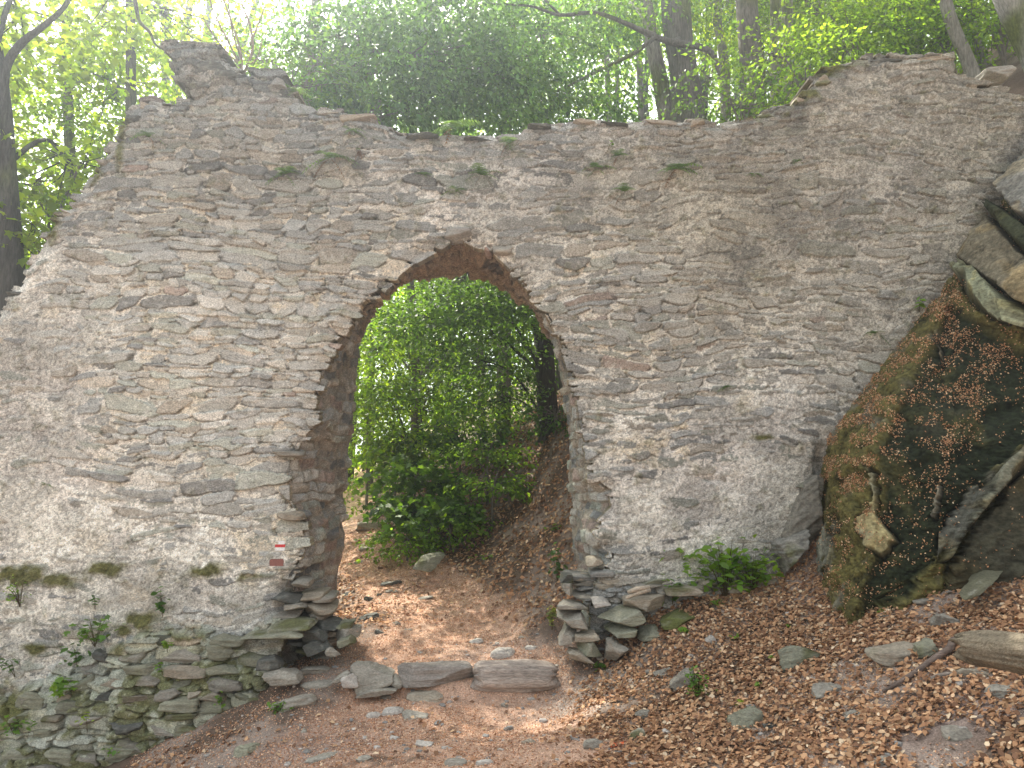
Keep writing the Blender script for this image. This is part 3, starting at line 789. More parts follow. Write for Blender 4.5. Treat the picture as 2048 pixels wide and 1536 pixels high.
# right-hand stack at the foot of the arch (individual stones)
GR = 'dry stones stacked at the foot of the arch'
RS = [
 ([(1112,1212),(1148,1206),(1188,1228),(1120,1232)],7.72,.5,'grey','thin grey slab on top of the right stack at its arch side'),
 ([(1113,1230),(1176,1232),(1187,1262),(1118,1255)],7.66,.5,'grey','long grey block below the thin top slab of the right stack'),
 ([(1125,1262),(1160,1258),(1156,1290),(1116,1293)],7.64,.5,'grey','upright grey block at the left side of the right stack'),
 ([(1185,1204),(1212,1202),(1226,1212),(1192,1222)],7.74,.4,'pale','small pale stone lying on the highest course of right stack'),
 ([(1192,1228),(1284,1222),(1302,1252),(1206,1260)],7.60,.5,'green','broad greenish grey slab crossing the middle of the right stack'),
 ([(1205,1262),(1280,1258),(1272,1276),(1222,1280)],7.58,.5,'green','mossy lens shaped stone under the broad greenish slab'),
 ([(1150,1272),(1196,1272),(1206,1286),(1150,1290)],7.60,.4,'tan','tan flat stone wedged in the middle of the right stack'),
 ([(1152,1290),(1200,1286),(1214,1322),(1160,1312)],7.56,.5,'green','squarish green stone above the bottom wedge of right stack'),
 ([(1126,1302),(1162,1308),(1196,1330),(1136,1322)],7.54,.4,'tan','low tan wedge at the bottom left of the right stack'),
 ([(1216,1288),(1240,1282),(1277,1318),(1212,1340)],7.46,.35,'grey','large pointed grey stone standing at the front of right stack'),
 ([(1248,1200),(1342,1196),(1342,1226),(1252,1226)],7.72,.5,'tan','brown topped wide block beneath the two bleached sticks'),
 ([(1290,1262),(1322,1258),(1326,1286),(1278,1284)],7.62,.4,'green','mossy corner block on the bank side of right stack'),
 ([(1280,1288),(1322,1288),(1326,1318),(1286,1320)],7.58,.4,'green','lowest mossy block where right stack meets the leaf bank'),
 ([(1318,1232),(1398,1228),(1400,1256),(1326,1262)],7.66,.45,'moss','dark moss covered slab half buried in the leaf bank'),
 ([(1330,1180),(1395,1176),(1425,1196),(1340,1204)],7.80,.4,'tan','tan block under the leafy seedlings by the wall'),
 ([(1124,1150),(1146,1150),(1148,1168),(1120,1168)],8.0,.35,'dark','small dark stone standing proud of the right jamb'),
 ([(1126,1170),(1150,1168),(1150,1196),(1128,1194)],7.95,.35,'grey','small grey block under the dark stone of right jamb'),
]
for i, (c4, Y, th, c, lab) in enumerate(RS):
    stone_obj('stacked_stone', c4, Y, th, c, lab, 'stone', GR, 20, .35 if c in ('green', 'moss') else .05, i + 31, .08, k=12, chip=7)
LS = [
 ([(535,1250),(610,1246),(620,1262),(528,1272)],7.72,.5,'green','flat green slab at the top of the left pile'),
 ([(450,1282),(560,1262),(612,1278),(480,1298)],7.60,.5,'green','long pale green slab jutting towards the arch from left pile'),
 ([(590,1262),(650,1264),(660,1284),(600,1290)],7.85,.4,'dark','dark shaded slab tucked behind the long green slab'),
 ([(660,1248),(704,1246),(700,1262),(662,1264)],8.1,.35,'green','thin greenish slab on the arch side of left pile'),
 ([(655,1262),(716,1262),(712,1282),(664,1290)],8.0,.4,'grey','grey wedge under the thin greenish slab of left pile'),
 ([(672,1284),(700,1276),(716,1294),(676,1300)],7.85,.3,'green','mossy triangular stone at the path edge of left pile'),
 ([(602,1290),(660,1284),(656,1312),(606,1316)],7.75,.35,'dark','dark block in the lower middle of the left pile'),
 ([(512,1322),(555,1316),(560,1340),(508,1344)],7.52,.35,'dark','shadowed square block low in the left pile'),
 ([(515,1346),(582,1342),(600,1370),(540,1376)],7.42,.35,'grey','large grey block at the front bottom of left pile'),
 ([(650,1292),(672,1300),(684,1314),(650,1314)],7.7,.06,'grey','thin grey triangular slate leaning on the left pile'),
]
for i, (c4, Y, th, c, lab) in enumerate(LS):
    stone_obj('piled_stone', c4, Y, th, c, lab, 'stone', 'stones piled at the left foot of the arch', 20, .3 if c == 'green' else 0, i + 61, .08, k=12, chip=7)
# step
stone_obj('step_stone', [(696,1328),(780,1338),(790,1370),(710,1402)], [7.5,7.5,7.42,7.42], .32, 'grey', 'broad grey wedge stone at the left end of the step', 'stone', None, 34, 0, 81, .05, k=9, chip=4)
stone_obj('step_stone', [(676,1358),(706,1352),(722,1378),(690,1392)], 7.36, .2, 'pale', 'small pale angular stone leaning at the far left of the step', 'stone', None, 20, 0, 82, .08)
stone_obj('step_stone', [(648,1376),(690,1342),(702,1348),(668,1374)], 7.42, .08, 'grey', 'thin slate leaning like a splinter left of the step', 'stone', None, 13, 0, 83, .08)
stone_obj('step_stone', [(778,1344),(806,1372),(802,1380),(774,1382)], 7.44, .2, 'grey', 'triangular grey stone filling the gap in the step', 'stone', None, 13, 0, 84, .08)
stone_obj('step_stone', [(772,1332),(940,1330),(956,1366),(792,1384)], [7.48,7.48,7.42,7.42], .26, (.25, .22, .195), 'long dark grey stone forming the middle of the step', 'stone', None, 34, 0, 85, .07, k=7, chip=4)
stone_obj('step_stone', [(712,1386),(800,1380),(780,1394),(706,1400)], 7.34, .2, 'grey', 'low flat slab at the foot of the step wedge', 'stone', None, 20, 0, 86, .05)

GS_ = 'loose stones lying on the path'
GL = [
 (1007,1318,52,27,'pale','pale rounded stone sunk in the path inside the arch',0,0),
 (951,1288,30,17,'pale','small pale stone on the path centre beyond the step',0,0),
 (1063,1300,26,10,'pale','flat pale pebble near the right stack on the path',0,0),
 (1044,1278,14,8,'grey','tiny grey chip by the right edge of path in the arch',0,0),
 (782,1433,52,26,'pale','whitish rounded stone just in front of the step',-6,0),
 (746,1438,30,15,'pale','small pale flat stone beside the whitish rounded one',0,0),
 (828,1440,70,16,'grey','long flat grey slate in front of the step',-5,0),
 (848,1404,74,22,'tan','brownish slab under the middle of the step',0,0),
 (770,1388+12,24,9,'grey','little grey chip below the step wedge',0,0),
 (1017,1462,22,13,'blue','small bluish pebble in open path foreground',0,0),
 (850,1494,42,16,'pale','pale half buried stone in the lower path foreground',0,0),
 (788,1480,20,12,'pale','small pale stone left of the half buried one',0,0),
 (1058,1488,26,12,'tan','small tan flat stone right of the path foreground',0,0),
 (892,1500,26,8,'pale','thin pale chip in the lower path foreground',0,0),
 (1010,1416,18,12,'grey','little grey stone below the weathered log',0,0),
 (1062,1402,18,10,'pale','tiny pale stone below the right end of log',0,0),
 (1192,1500,38,28,'grey','grey angular stone left of the orange scrap',-12,0),
 (1276,1480,30,26,'grey','upright grey rock right of the orange scrap',0,.15),
 (1338,1470,22,14,'pale','small bright stone in the leaves right of orange scrap',-15,0),
 (970,1532,34,16,'pale','bright white stone at the bottom edge of the path',0,0),
 (910,1536,42,18,'grey','grey stone cut by the bottom edge of the photo',0,0),
 (730,1524,36,12,'grey','flat grey stone low in the foreground left of centre',0,0),
 (640,1524,60,12,'grey','long flat slate low in the left path foreground',-12,0),
 (610,1470,14,16,'grey','narrow grey stone standing on the left foreground path',-30,0),
 (490,1512,56,24,'green','greenish slate near the lower left path edge',-8,0),
 (586,1422,88,30,'grey','broad flat slab on the ground left of the step',-8,0),
 (632,1378,62,16,'grey','flat slab lying beside the left pile foot',0,0),
 (624,1352,66,22,'grey','grey slab end on the ground under left pile',0,0),
 (560,1425,50,22,'green','dark mossy slate with a green seedling beside it',0,.3),
 (486,1410,60,26,'green','mossy slab at the foot of the left wall corner',0,.3),
 (704,1189,40,9,'dark','thin dark slate beyond the arch by the left jamb',-12,0),
 (738,1203,24,15,'dark','dark lumpy stone on the path beyond the arch',0,0),
 (758,1192,12,8,'dark','tiny dark stone beside the lumpy one beyond arch',0,0),
 (756,1209,20,5,'dark','flat dark chip on the path beyond the arch',0,0),
 (784,1173,42,18,'dark','angular dark slate in the middle of path beyond arch',-8,0),
 (782,1186,26,8,'grey','thin grey stone right under the angular dark slate',0,0),
 (848,1199,36,8,'grey','flat stone at foot of the leaf slope beyond arch',-6,0),
 (720,1128,26,10,'grey','small grey stone on the left of path beyond arch',0,0),
 (740,1100,46,10,'tan','flat tan slab crossing the path beyond the arch',0,0),
 (755,1269,20,12,'dark','dark stone just inside the arch by the left pile',12,0),
 (815,1262,18,6,'grey','thin chip on the path under the arch',0,0),
 (792,1250,20,8,'grey','small flat slate on path under the arch',-20,0),
 (740,1240,44,14,'dark','dark slate shard beside the left pile inside arch',-8,0),
]
for i, (a, b, w, h, c, lab, rot, ms) in enumerate(GL):
    ground_stone(a, b, w, h, c, lab, i + 130, rot, None, ms, GS_, 20, .45, k=3.2)
ground_stone(730, 1066, 62, 28, 'tan', 'smooth tan boulder half under the bushes beyond the arch', 211, 0, .5, .2, None, 20, name='boulder')
stone_obj('leaning_slab', [(842,1112),(902,1098),(864,1146),(822,1140)], [10.7,10.95,10.6,10.45], .16, 'green', 'flat mossy slab leaning on the leaf slope beyond the arch', 'stone', None, 34, .1, 212, .03, k=8, chip=2)
GB = 'rocks poking out of the leaf bank'
for i, (a, b, w, h, c, lab, rot, ms) in enumerate([
 (1900,1252,50,36,'grey','square grey rock among leaves above the fallen log',0,0),
 (1612,1330,86,54,'green','pointed mossy rock jutting from middle of the leaf bank',-15,.5),
 (1812,1328,120,44,'tan','broad rough tan rock below the mossy outcrop',0,.3),
 (1872,1312,60,50,'green','peaked mossy rock right of the broad rough tan rock',-20,.5),
 (1500,1458,64,54,'green','mossy stump like rock in the right foreground leaves',0,.6),
 (1390,1372,64,46,'grey','slanted grey slate behind the small leafy bush',-35,.1),
 (1340,1352,50,20,'grey','flat grey slate in leaves below the right stack',-12,0),
 (1302,1350,20,14,'grey','small grey stone in leaves near the pointed stack stone',0,0),
 (1430,1290,20,24,'pale','small pale block upright in leaves above the bush',-25,0),
 (1545,1458,42,14,'dark','dark oval pebble right of the mossy stump rock',0,0),
 (1985,1362,96,26,'tan','flat yellowish slab under the fallen log',0,.1),
 (1665,1395,56,38,'grey','grey rock with a white patch in the middle of bank',0,0),
 (1715,1440,44,18,'grey','thin slate edge in the leaves below the dark branch',-15,0),
 (1935,1480,66,26,'grey','grey stone in bare soil at the far right foreground',0,0),
 (2022,1395,60,30,'grey','pale grey rock at right edge under the log',-18,0),
 (1290,1440,40,20,'grey','low grey rock in leaves left of small bush',0,0),
 (1775,1532,40,18,'grey','small grey slate at bottom edge below the branch',-15,0),
 (1862,1206,50,12,'grey','flat stone between the surface roots and the outcrop',0,0),
 (1770,1240,30,16,'grey','small stone at the foot of the mossy outcrop',20,0),
]):
    ground_stone(a, b, w, h, c, lab, i + 300, rot, None, ms, GB, 20, .35, 'bank_rock', .14)
stone_obj('leaning_slab', [(1984,1136),(2032,1130),(1962,1200),(1932,1204)], [6.3,6.3,5.95,5.95], .2, (.125, .12, .08), 'long greenish slab slanting down at the right edge of the bank', 'stone', None, 20, .1, 213, .08)

# ------------------------------------------------------------------ logs, branches, roots
def tube(pts, rad, seg=10, sub=4, seed=0, rough=.06, cap=True, flat=1.0):
    pts = np.asarray(pts, float); rad = np.asarray(rad, float)
    n = len(pts); t = np.arange(n); tt = np.linspace(0, n - 1, (n - 1) * sub + 1)
    # catmull-rom
    def cr(a):
        i = np.clip(np.floor(tt).astype(int), 0, n - 2); f = (tt - i)
        if a.ndim > 1: f = f[:, None]
        p0 = a[np.maximum(i - 1, 0)]; p1 = a[i]; p2 = a[i + 1]; p3 = a[np.minimum(i + 2, n - 1)]
        return .5 * (2 * p1 + (p2 - p0) * f + (2 * p0 - 5 * p1 + 4 * p2 - p3) * f ** 2 + (3 * p1 - p0 - 3 * p2 + p3) * f ** 3)
    C_ = cr(pts); r = np.interp(tt, t, rad)
    T = np.gradient(C_, axis=0); T /= np.linalg.norm(T, axis=1)[:, None] + 1e-9
    ref = np.array([.13, .21, .97]) if abs(T[:, 2].mean()) < .8 else np.array([.97, .2, .1])
    A = np.cross(T, ref); A /= np.linalg.norm(A, axis=1)[:, None]; B = np.cross(T, A)
    th = np.linspace(0, 2 * np.pi, seg, endpoint=False)
    rr_ = r[:, None] * (1 + rough * 2 * (vn(np.cos(th)[None, :] * 1.5 + seed + 9, np.sin(th)[None, :] * 1.5 + tt[:, None] * .8, seed) - .5) * 1.6)
    V = C_[:, None, :] + A[:, None, :] * (np.cos(th) * 1.0)[None, :, None] * rr_[..., None] + B[:, None, :] * (np.sin(th) * flat)[None, :, None] * rr_[..., None]
    m = len(tt)
    idx = np.arange(m * seg).reshape(m, seg); nx_ = np.roll(idx, -1, 1)
    F = np.stack([idx[:-1], nx_[:-1], nx_[1:], idx[1:]], -1).reshape(-1, 4)
    V = V.reshape(-1, 3); Fs = [F]
    if cap:
        V = np.concatenate([V, C_[:1] - T[:1] * r[0] * .3, C_[-1:] + T[-1:] * r[-1] * .3])
        a = m * seg; b = a + 1
        Fs.append(np.concatenate([np.stack([nx_[0], idx[0], np.full(seg, a)], -1), np.stack([idx[-1], nx_[-1], np.full(seg, b)], -1)]))
    return V, Fs
def bark_col(V, base, seed=0, moss=0.0):
    n = fbm3(V * np.array([1, 1, .4]), 9, 4, seed); m = fbm3(V, 1.3, 3, seed + 3)
    Cc = np.array(base) * (.55 + .9 * n)[:, None]
    if moss: Cc = mixc(Cc, np.array([.10, .12, .03]) + 0 * Cc, ss(.62 - moss * .3, .75 - moss * .3, m))
    return Cc
def ground_tube(name, pix, rad, colr, label, cat, lift=.5, seg=10, seed=0, group=None, flat=1.0, rough=.1):
    pts = []
    for (a, b), r_ in zip(pix, rad):
        p = hit(a, b); p[2] += r_ * lift; pts.append(p)
    pts = np.array(pts); cen = pts.mean(0)
    V, F = tube(pts, rad, seg, 6, seed, rough, True, flat)
    o = mesh(name, V - cen, F, M['wood'], None, bark_col(V, colr, seed)); o.location = cen
    return tag(o, label, cat, group)
def log(name, a, b, ra, rb, colr, label, seed, gr=26):
    a = np.array(a); b = np.array(b); n = 30
    t = np.linspace(0, 1, n)[:, None]; C_ = a + (b - a) * t
    ax_ = (b - a) / np.linalg.norm(b - a); up = np.array([0, 0, 1.0]); s_ = np.cross(ax_, up); s_ /= np.linalg.norm(s_); up = np.cross(s_, ax_)
    th = np.linspace(0, 2 * np.pi, 72, endpoint=False)[None, :]
    r_ = ra + (rb - ra) * t
    groove = vn(np.cos(th) * 9 + seed, np.sin(th) * 9 + t * 1.2, seed) * .16 + vn(np.cos(th) * 2.2 + seed, np.sin(th) * 2.2 + t * 3, seed + 2) * .30 + vn(np.cos(th) * 22, np.sin(th) * 22 + t * 3, seed + 3) * .08
    rr_ = r_ * (.75 + groove)
    end = 1 - .35 * np.exp(-t * 18) - .35 * np.exp(-(1 - t) * 18)
    rr_ = rr_ * end
    jag = (vn(np.cos(th) * 5, np.sin(th) * 5 + 0 * t, seed + 5) - .5) * .10 * (np.abs(2 * t - 1) ** 6)
    C2 = C_[:, None, :] + ax_ * (jag * np.sign(2 * t - 1))[..., None]
    V = C2 + s_ * (np.cos(th) * rr_)[..., None] + up * (np.sin(th) * rr_ * .85)[..., None]
    m, k = V.shape[:2]; idx = np.arange(m * k).reshape(m, k); nx_ = np.roll(idx, -1, 1)
    F = np.stack([idx[:-1], nx_[:-1], nx_[1:], idx[1:]], -1).reshape(-1, 4)
    V = np.concatenate([V.reshape(-1, 3), C_[:1], C_[-1:]])
    F2 = np.concatenate([np.stack([nx_[0], idx[0], np.full(k, m * k)], -1), np.stack([idx[-1], nx_[-1], np.full(k, m * k + 1)], -1)])
    g_ = np.concatenate([(groove + 0 * t).reshape(-1), [.2, .2]])
    cc = np.array(colr) * (.35 + 2.2 * g_)[:, None] * (.8 + .4 * fbm3(V, 14, 3, seed))[:, None]
    cen = (a + b) / 2
    o = mesh(name, V - cen, [F, F2], M['wood'], None, cc); o.location = cen
    return tag(o, label, 'log')
log('weathered_log', P(948, 1357, 7.42) + [0, .1, -.01], P(1112, 1356, 7.5) + [0, .1, .0], .155, .15, (.34, .285, .245), 'grey weathered log laid as the right part of the step', 3)
log('fallen_log', P(1922, 1292, 4.75), P(2130, 1318, 4.3) , .105, .125, (.17, .14, .10), 'thick split grey brown log at the right edge of the leaf bank', 4)
GBR = 'branches and roots on the leaf bank'
ground_tube('fallen_branch', [(1766,1388),(1820,1360),(1866,1330),(1898,1312),(1908,1294),(1930,1284)], [.010,.016,.021,.024,.024,.016], (.16,.12,.10), 'dark curved branch lying below the fallen log', 'branch', 1.8, seed=1, group=GBR)
ground_tube('fallen_branch', [(1846,1375),(1870,1362),(1900,1356),(1925,1352)], [.006,.014,.014,.006], (.24,.20,.17), 'short grey branch in leaves below the dark curved branch', 'branch', 1.8, seed=2, group=GBR)
ground_tube('surface_root', [(1958,1172),(1925,1160),(1890,1158),(1868,1146),(1856,1140)], [.01,.022,.026,.03,.03], (.24,.205,.17), 'bare root snaking right of the outcrop foot', 'root', 1.5, seed=5, group=GBR)
ground_tube('surface_root', [(1930,1184),(1905,1174),(1880,1168),(1862,1160)], [.01,.018,.02,.018], (.22,.19,.155), 'thinner root running just under the snaking root', 'root', 1.5, seed=6, group=GBR)
ground_tube('surface_root', [(1812,1186),(1836,1178),(1858,1160),(1864,1146)], [.012,.02,.024,.026], (.23,.2,.16), 'root bending down left between leaf drift and outcrop', 'root', .4, seed=7, group=GBR)
ground_tube('surface_root', [(1690,1228),(1698,1192),(1715,1188),(1738,1206),(1768,1208)], [.015,.026,.022,.018,.01], (.2,.17,.13), 'looped root gripping the foot of the mossy outcrop', 'root', 1.2, seed=8, group=GBR)
ground_tube('fallen_stick', [(1778,1272),(1800,1256),(1822,1246)], [.004,.006,.004], (.16,.12,.1), 'short thin dark stick above the tan bank rock', 'stick', 3.0, seed=9, group=GBR)
ground_tube('fallen_stick', [(1935,1264),(1962,1252),(1990,1234)], [.004,.007,.005], (.2,.16,.13), 'thin stick in leaves above the fallen log', 'stick', 3.0, seed=10, group=GBR)
ground_tube('fallen_stick', [(1660,1482),(1690,1468),(1725,1452)], [.003,.005,.003], (.2,.16,.13), 'thin straight twig in the lower right leaves', 'stick', 3.0, seed=12, group=GBR)
for k, (a, b, lab) in enumerate([((1252, 1196), (1300, 1180), 'lower bleached stick lying on the right stack'), ((1256, 1184), (1298, 1174), 'upper pale stick lying on the right stack')]):
    A_ = P(*a, 7.66); B_ = P(*b, 7.74)
    V, F = tube([A_, (A_ + B_) / 2 + [0, 0, .01], B_], [.016, .022, .018], 10, 5, k, .2)
    cen = (A_ + B_) / 2
    o = mesh('bleached_stick', V - cen, F, M['wood'], None, bark_col(V, (.50, .42, .33), k)); o.location = cen; tag(o, lab, 'stick', 'bleached sticks on the right stack')

# ------------------------------------------------------------------ rock outcrop
OUT = []
def outcrop():
    # rows: pixel points from the left rim to the right, with depth
    rows = [
     [(2125,215,8.3),(2160,230,7.9),(2210,250,7.6),(2300,280,7.3),(2420,300,7.2)],
     [(2010,375,8.25),(2040,400,7.8),(2085,430,7.4),(2150,450,7.0),(2420,470,6.8)],
     [(1918,520,8.2),(1950,545,7.8),(1985,575,7.45),(2060,590,7.0),(2420,600,6.6)],
     [(1835,632,8.15),(1885,612,7.6),(1935,640,7.45),(2020,670,7.2),(2420,700,6.5)],
     [(1745,752,8.1),(1800,730,7.65),(1862,725,7.3),(1960,780,6.95),(2420,800,6.3)],
     [(1660,868,8.05),(1730,835,7.6),(1790,820,7.15),(1900,870,6.75),(2420,880,6.1)],
     [(1640,950,8.1),(1690,945,7.4),(1745,935,7.05),(1890,960,6.6),(2420,980,6.0)],
     [(1642,1040,8.1),(1685,1040,7.25),(1748,1030,6.95),(1880,1050,6.55),(2420,1080,6.0)],
     [(1640,1120,8.1),(1665,1130,7.3),(1745,1120,6.8),(1875,1130,6.5),(2420,1180,6.0)],
     [(1650,1190,8.1),(1668,1220,7.25),(1700,1235,6.75),(1850,1160,6.6),(2420,1300,6.1)],
     [(1680,1290,8.1),(1690,1330,7.3),(1730,1320,6.85),(1860,1290,6.7),(2420,1450,6.2)]]
    K = np.array([[P(*q) for q in r] for r in rows])
    nr, nc = K.shape[:2]
    NR, NC = 640, 470
    a = np.linspace(0, nr - 1, NR); b = np.linspace(0, nc - 1, NC) 
    b = (nc - 1) * (np.linspace(0, 1, NC) ** 1.15)
    def lin(K, t, ax_):
        i = np.clip(np.floor(t).astype(int), 0, K.shape[ax_] - 2); f = t - i
        f = f * f * (3 - 2 * f) * .45 + f * .55
        sh = [1, 1, 1]; sh[ax_] = -1; f = f.reshape(sh)
        return np.take(K, i, ax_) * (1 - f) + np.take(K, i + 1, ax_) * f
    S = lin(lin(K, a, 0), b, 1)
    dx = np.gradient(S, axis=1); dy = np.gradient(S, axis=0)
    N = np.cross(dx, dy); N /= np.linalg.norm(N, axis=2)[..., None] + 1e-9
    if N[..., 1].mean() > 0: N = -N
    # joint blocks: slanted bedding (falling to the lower left)
    bx_ = S[..., 0] * .62 - S[..., 2] * .78 + S[..., 1] * .25; by_ = S[..., 0] * .78 + S[..., 2] * .62
    wob = (fbm3(S, 1.1, 3, 5) - .5)
    st = bx_ * 2.0 + wob * 1.6; sf = st - np.floor(st)
    blk = hsh(np.floor(st).astype(int), np.floor(by_ * 1.1 + wob * 3).astype(int), 3)
    big = (blk - .5) * .22 * ss(0, .1, sf) * ss(1, .93, sf)
    n1 = fbm3(S, 1.7, 5, 11) - .5; n2 = fbm3(S, 7, 4, 12) - .5; n3 = fbm3(S * np.array([.6, 1, 1.4]), 30, 3, 13) - .5
    n4 = fbm3(S, 60, 2, 44) - .5
    edge = ss(0, .10, (b / (nc - 1)))[None, :]
    rdg = np.abs(fbm3(S * np.array([1, 1, .8]), 2.3, 4, 31) - .5)
    qx, qy = proj(S[..., 0], S[..., 1], S[..., 2])
    jx = qx + n2 * 34 + n3 * 10; jy = qy + n2 * 26 + n3 * 12
    D = (big * .55 + n1 * .20 + n2 * .09 - rdg * .25 + .03) * edge + n3 * .03 + n4 * .008
    rockc = np.array([.165, .155, .12]) * (1 + 1.2 * n2 + .8 * n3)[..., None]
    def bl(a_, b_, rx, ry, rot=0):
        r_ = R_(rot); ddx = qx - a_; ddy = qy - b_
        return np.exp(-(((ddx * math.cos(r_) + ddy * math.sin(r_)) / rx) ** 2 + ((-ddx * math.sin(r_) + ddy * math.cos(r_)) / ry) ** 2))
    # olive moss on the rim and the left column, black moss on the shaded face
    olive = np.array([.105, .092, .028]) * (1 + 1.6 * n3 + 1.6 * n2 + 1.2 * n4)[..., None]
    mo = ss(.25, .48, fbm3(S, 4.5, 4, 16))
    rockc = mixc(rockc, olive, np.clip(mo * 1.0 + .15, 0, .95))
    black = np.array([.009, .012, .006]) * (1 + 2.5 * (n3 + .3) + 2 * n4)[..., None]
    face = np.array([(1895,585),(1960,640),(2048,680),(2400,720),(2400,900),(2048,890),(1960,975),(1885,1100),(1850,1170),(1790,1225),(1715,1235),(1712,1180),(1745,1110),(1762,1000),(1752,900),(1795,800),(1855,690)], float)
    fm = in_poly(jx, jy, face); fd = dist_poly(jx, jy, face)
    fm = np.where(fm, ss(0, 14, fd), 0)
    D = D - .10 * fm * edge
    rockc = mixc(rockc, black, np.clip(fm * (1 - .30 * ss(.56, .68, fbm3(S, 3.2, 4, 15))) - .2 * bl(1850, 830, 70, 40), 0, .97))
    REG = [
     ([(1905,512),(1935,478),(1985,432),(2048,510),(2120,560),(2400,690),(2400,760),(2048,605),(1985,572),(1950,545)], .13, (.19,.165,.115), 1),
     ([(1918,562),(1945,548),(1985,575),(2048,612),(2400,770),(2400,820),(2048,655),(1990,642),(1950,612)], .20, (.22,.23,.15), 1),
     ([(2020,395),(2048,345),(2120,290),(2400,350),(2400,470),(2120,480),(2048,450)], .22, (.22,.21,.185), 1),
     ([(1985,425),(2005,415),(2120,510),(2400,620),(2400,690),(2120,560),(2048,505)], .22, (.035,.04,.02), 0),
     ([(2000,408),(2030,440),(2120,478),(2400,480),(2400,600),(2120,505),(2010,420)], .05, (.06,.06,.03), 0),
     ([(2400,700),(2400,860),(2048,935),(1985,1000),(1935,1060),(1895,1125),(1882,1125),(1900,1085),(1960,980),(2048,893)], .24, (.17,.17,.125), 2),
     ([(1897,1128),(1940,1064),(1990,1004),(2048,940),(2400,870),(2400,1350),(1890,1200)], .06, (.06,.058,.04), 1),
     ([(1737,935),(1752,945),(1757,1030),(1797,1082),(1762,1112),(1735,1100),(1722,1040),(1740,1000)], .05, (.25,.235,.15), 1),
     ([(1655,1060),(1674,1030),(1668,1120),(1660,1160),(1640,1150)], .04, (.19,.19,.15), 1),
     ([(1872,1070),(1962,962),(1976,985),(1905,1100),(1875,1125)], -.03, (.10,.098,.08), 1),
     ([(1872,960),(1888,975),(1868,1040),(1858,1035)], .03, (.22,.2,.15), 1),
     ([(1862,660),(1874,680),(1885,712),(1872,705)], .03, (.28,.24,.17), 1)]
    for (pl, off, colr, kind) in REG:
        pl = np.array(pl, float)
        kx, ky = (jx, jy) if kind != 2 else (qx + n2 * 5, qy + n2 * 5)
        ins = in_poly(kx, ky, pl); dd = dist_poly(kx, ky, pl)
        w = np.where(ins, ss(0, 6, dd), 0)
        crack = np.exp(-(dd / 4.0) ** 2)
        D = D * (1 - w * (.6 if kind != 2 else .95)) + off * w - crack * .035 * edge
        str_ = fbm3(np.stack([bx_ * 3, by_ * .5, S[..., 1]], -1), 7, 4, 51) - .5
        D = D + w * str_ * .05
        cc = np.array(colr) * (1 + 1.1 * n2 + 1.0 * str_ + .9 * n3 + .6 * n4)[..., None]
        cc = mixc(cc, cc * np.array([1.35, 1.15, .8]), ss(.52, .62, fbm3(S, 3.3, 3, 53)) * .6)
        rockc = mixc(rockc, cc, w * .96)
        rockc = rockc * (1 - crack * .7)[..., None]
    S2 = S + N * D[..., None]
    px_, py_ = proj(S2[..., 0], S2[..., 1], S2[..., 2])
    side = np.repeat(S2[:, -1:, :], 2, 1); side[:, 1, 1] += 3
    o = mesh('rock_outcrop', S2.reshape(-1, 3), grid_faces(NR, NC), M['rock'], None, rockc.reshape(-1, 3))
    tag(o, 'huge dark mossy rock outcrop sprinkled with brown leaves right of the wall', 'rock')
    N2 = np.cross(np.gradient(S2, axis=1), np.gradient(S2, axis=0)); N2 /= np.linalg.norm(N2, axis=2)[..., None] + 1e-9
    if N2[..., 1].mean() > 0: N2 = -N2
    OUT.append((S2, N2, px_, py_, D))
    # big slabs resting on and against it
    def slab(name, c4, Ys, th, colr, lab, seed, moss, noise=.05, n=34, k=14):
        W_, F, cen = wbox(px_box(c4, Ys, th, squeeze=.97), n, k, noise, seed, .05, 6)
        Cc = colour_stone(W_, colr, seed, moss, .15)
        lg = fbm3(W_, 2.0, 4, seed + 3)
        Cc = mixc(Cc, Cc * np.array([.45, .42, .35]), ss(.48, .62, lg) * .8)
        q = mesh(name, W_, F, M['rock'], o, Cc, False); q['label'] = lab
    slab('rock_slab', [(1590,985),(1640,945),(1652,1085),(1560,1140)], [7.95,7.9,7.9,7.95], .5, (.20,.185,.155), 'plain grey slab between wall end and mossy rock', 6, .1, .05)
    slab('rock_slab', [(1600,968),(1650,955),(1650,985),(1604,985)], [7.9,7.9,7.9,7.9], .3, (.20,.19,.16), 'layered stones wedged in the crevice by the wall', 7, .1, .08)
    slab('rock_slab', [(1555,1085),(1622,1060),(1612,1150),(1560,1160)], [7.9,7.8,7.7,7.9], .5, (.22,.21,.185), 'grey rock foot beside the base of the wall', 10, .1, .07)
outcrop()

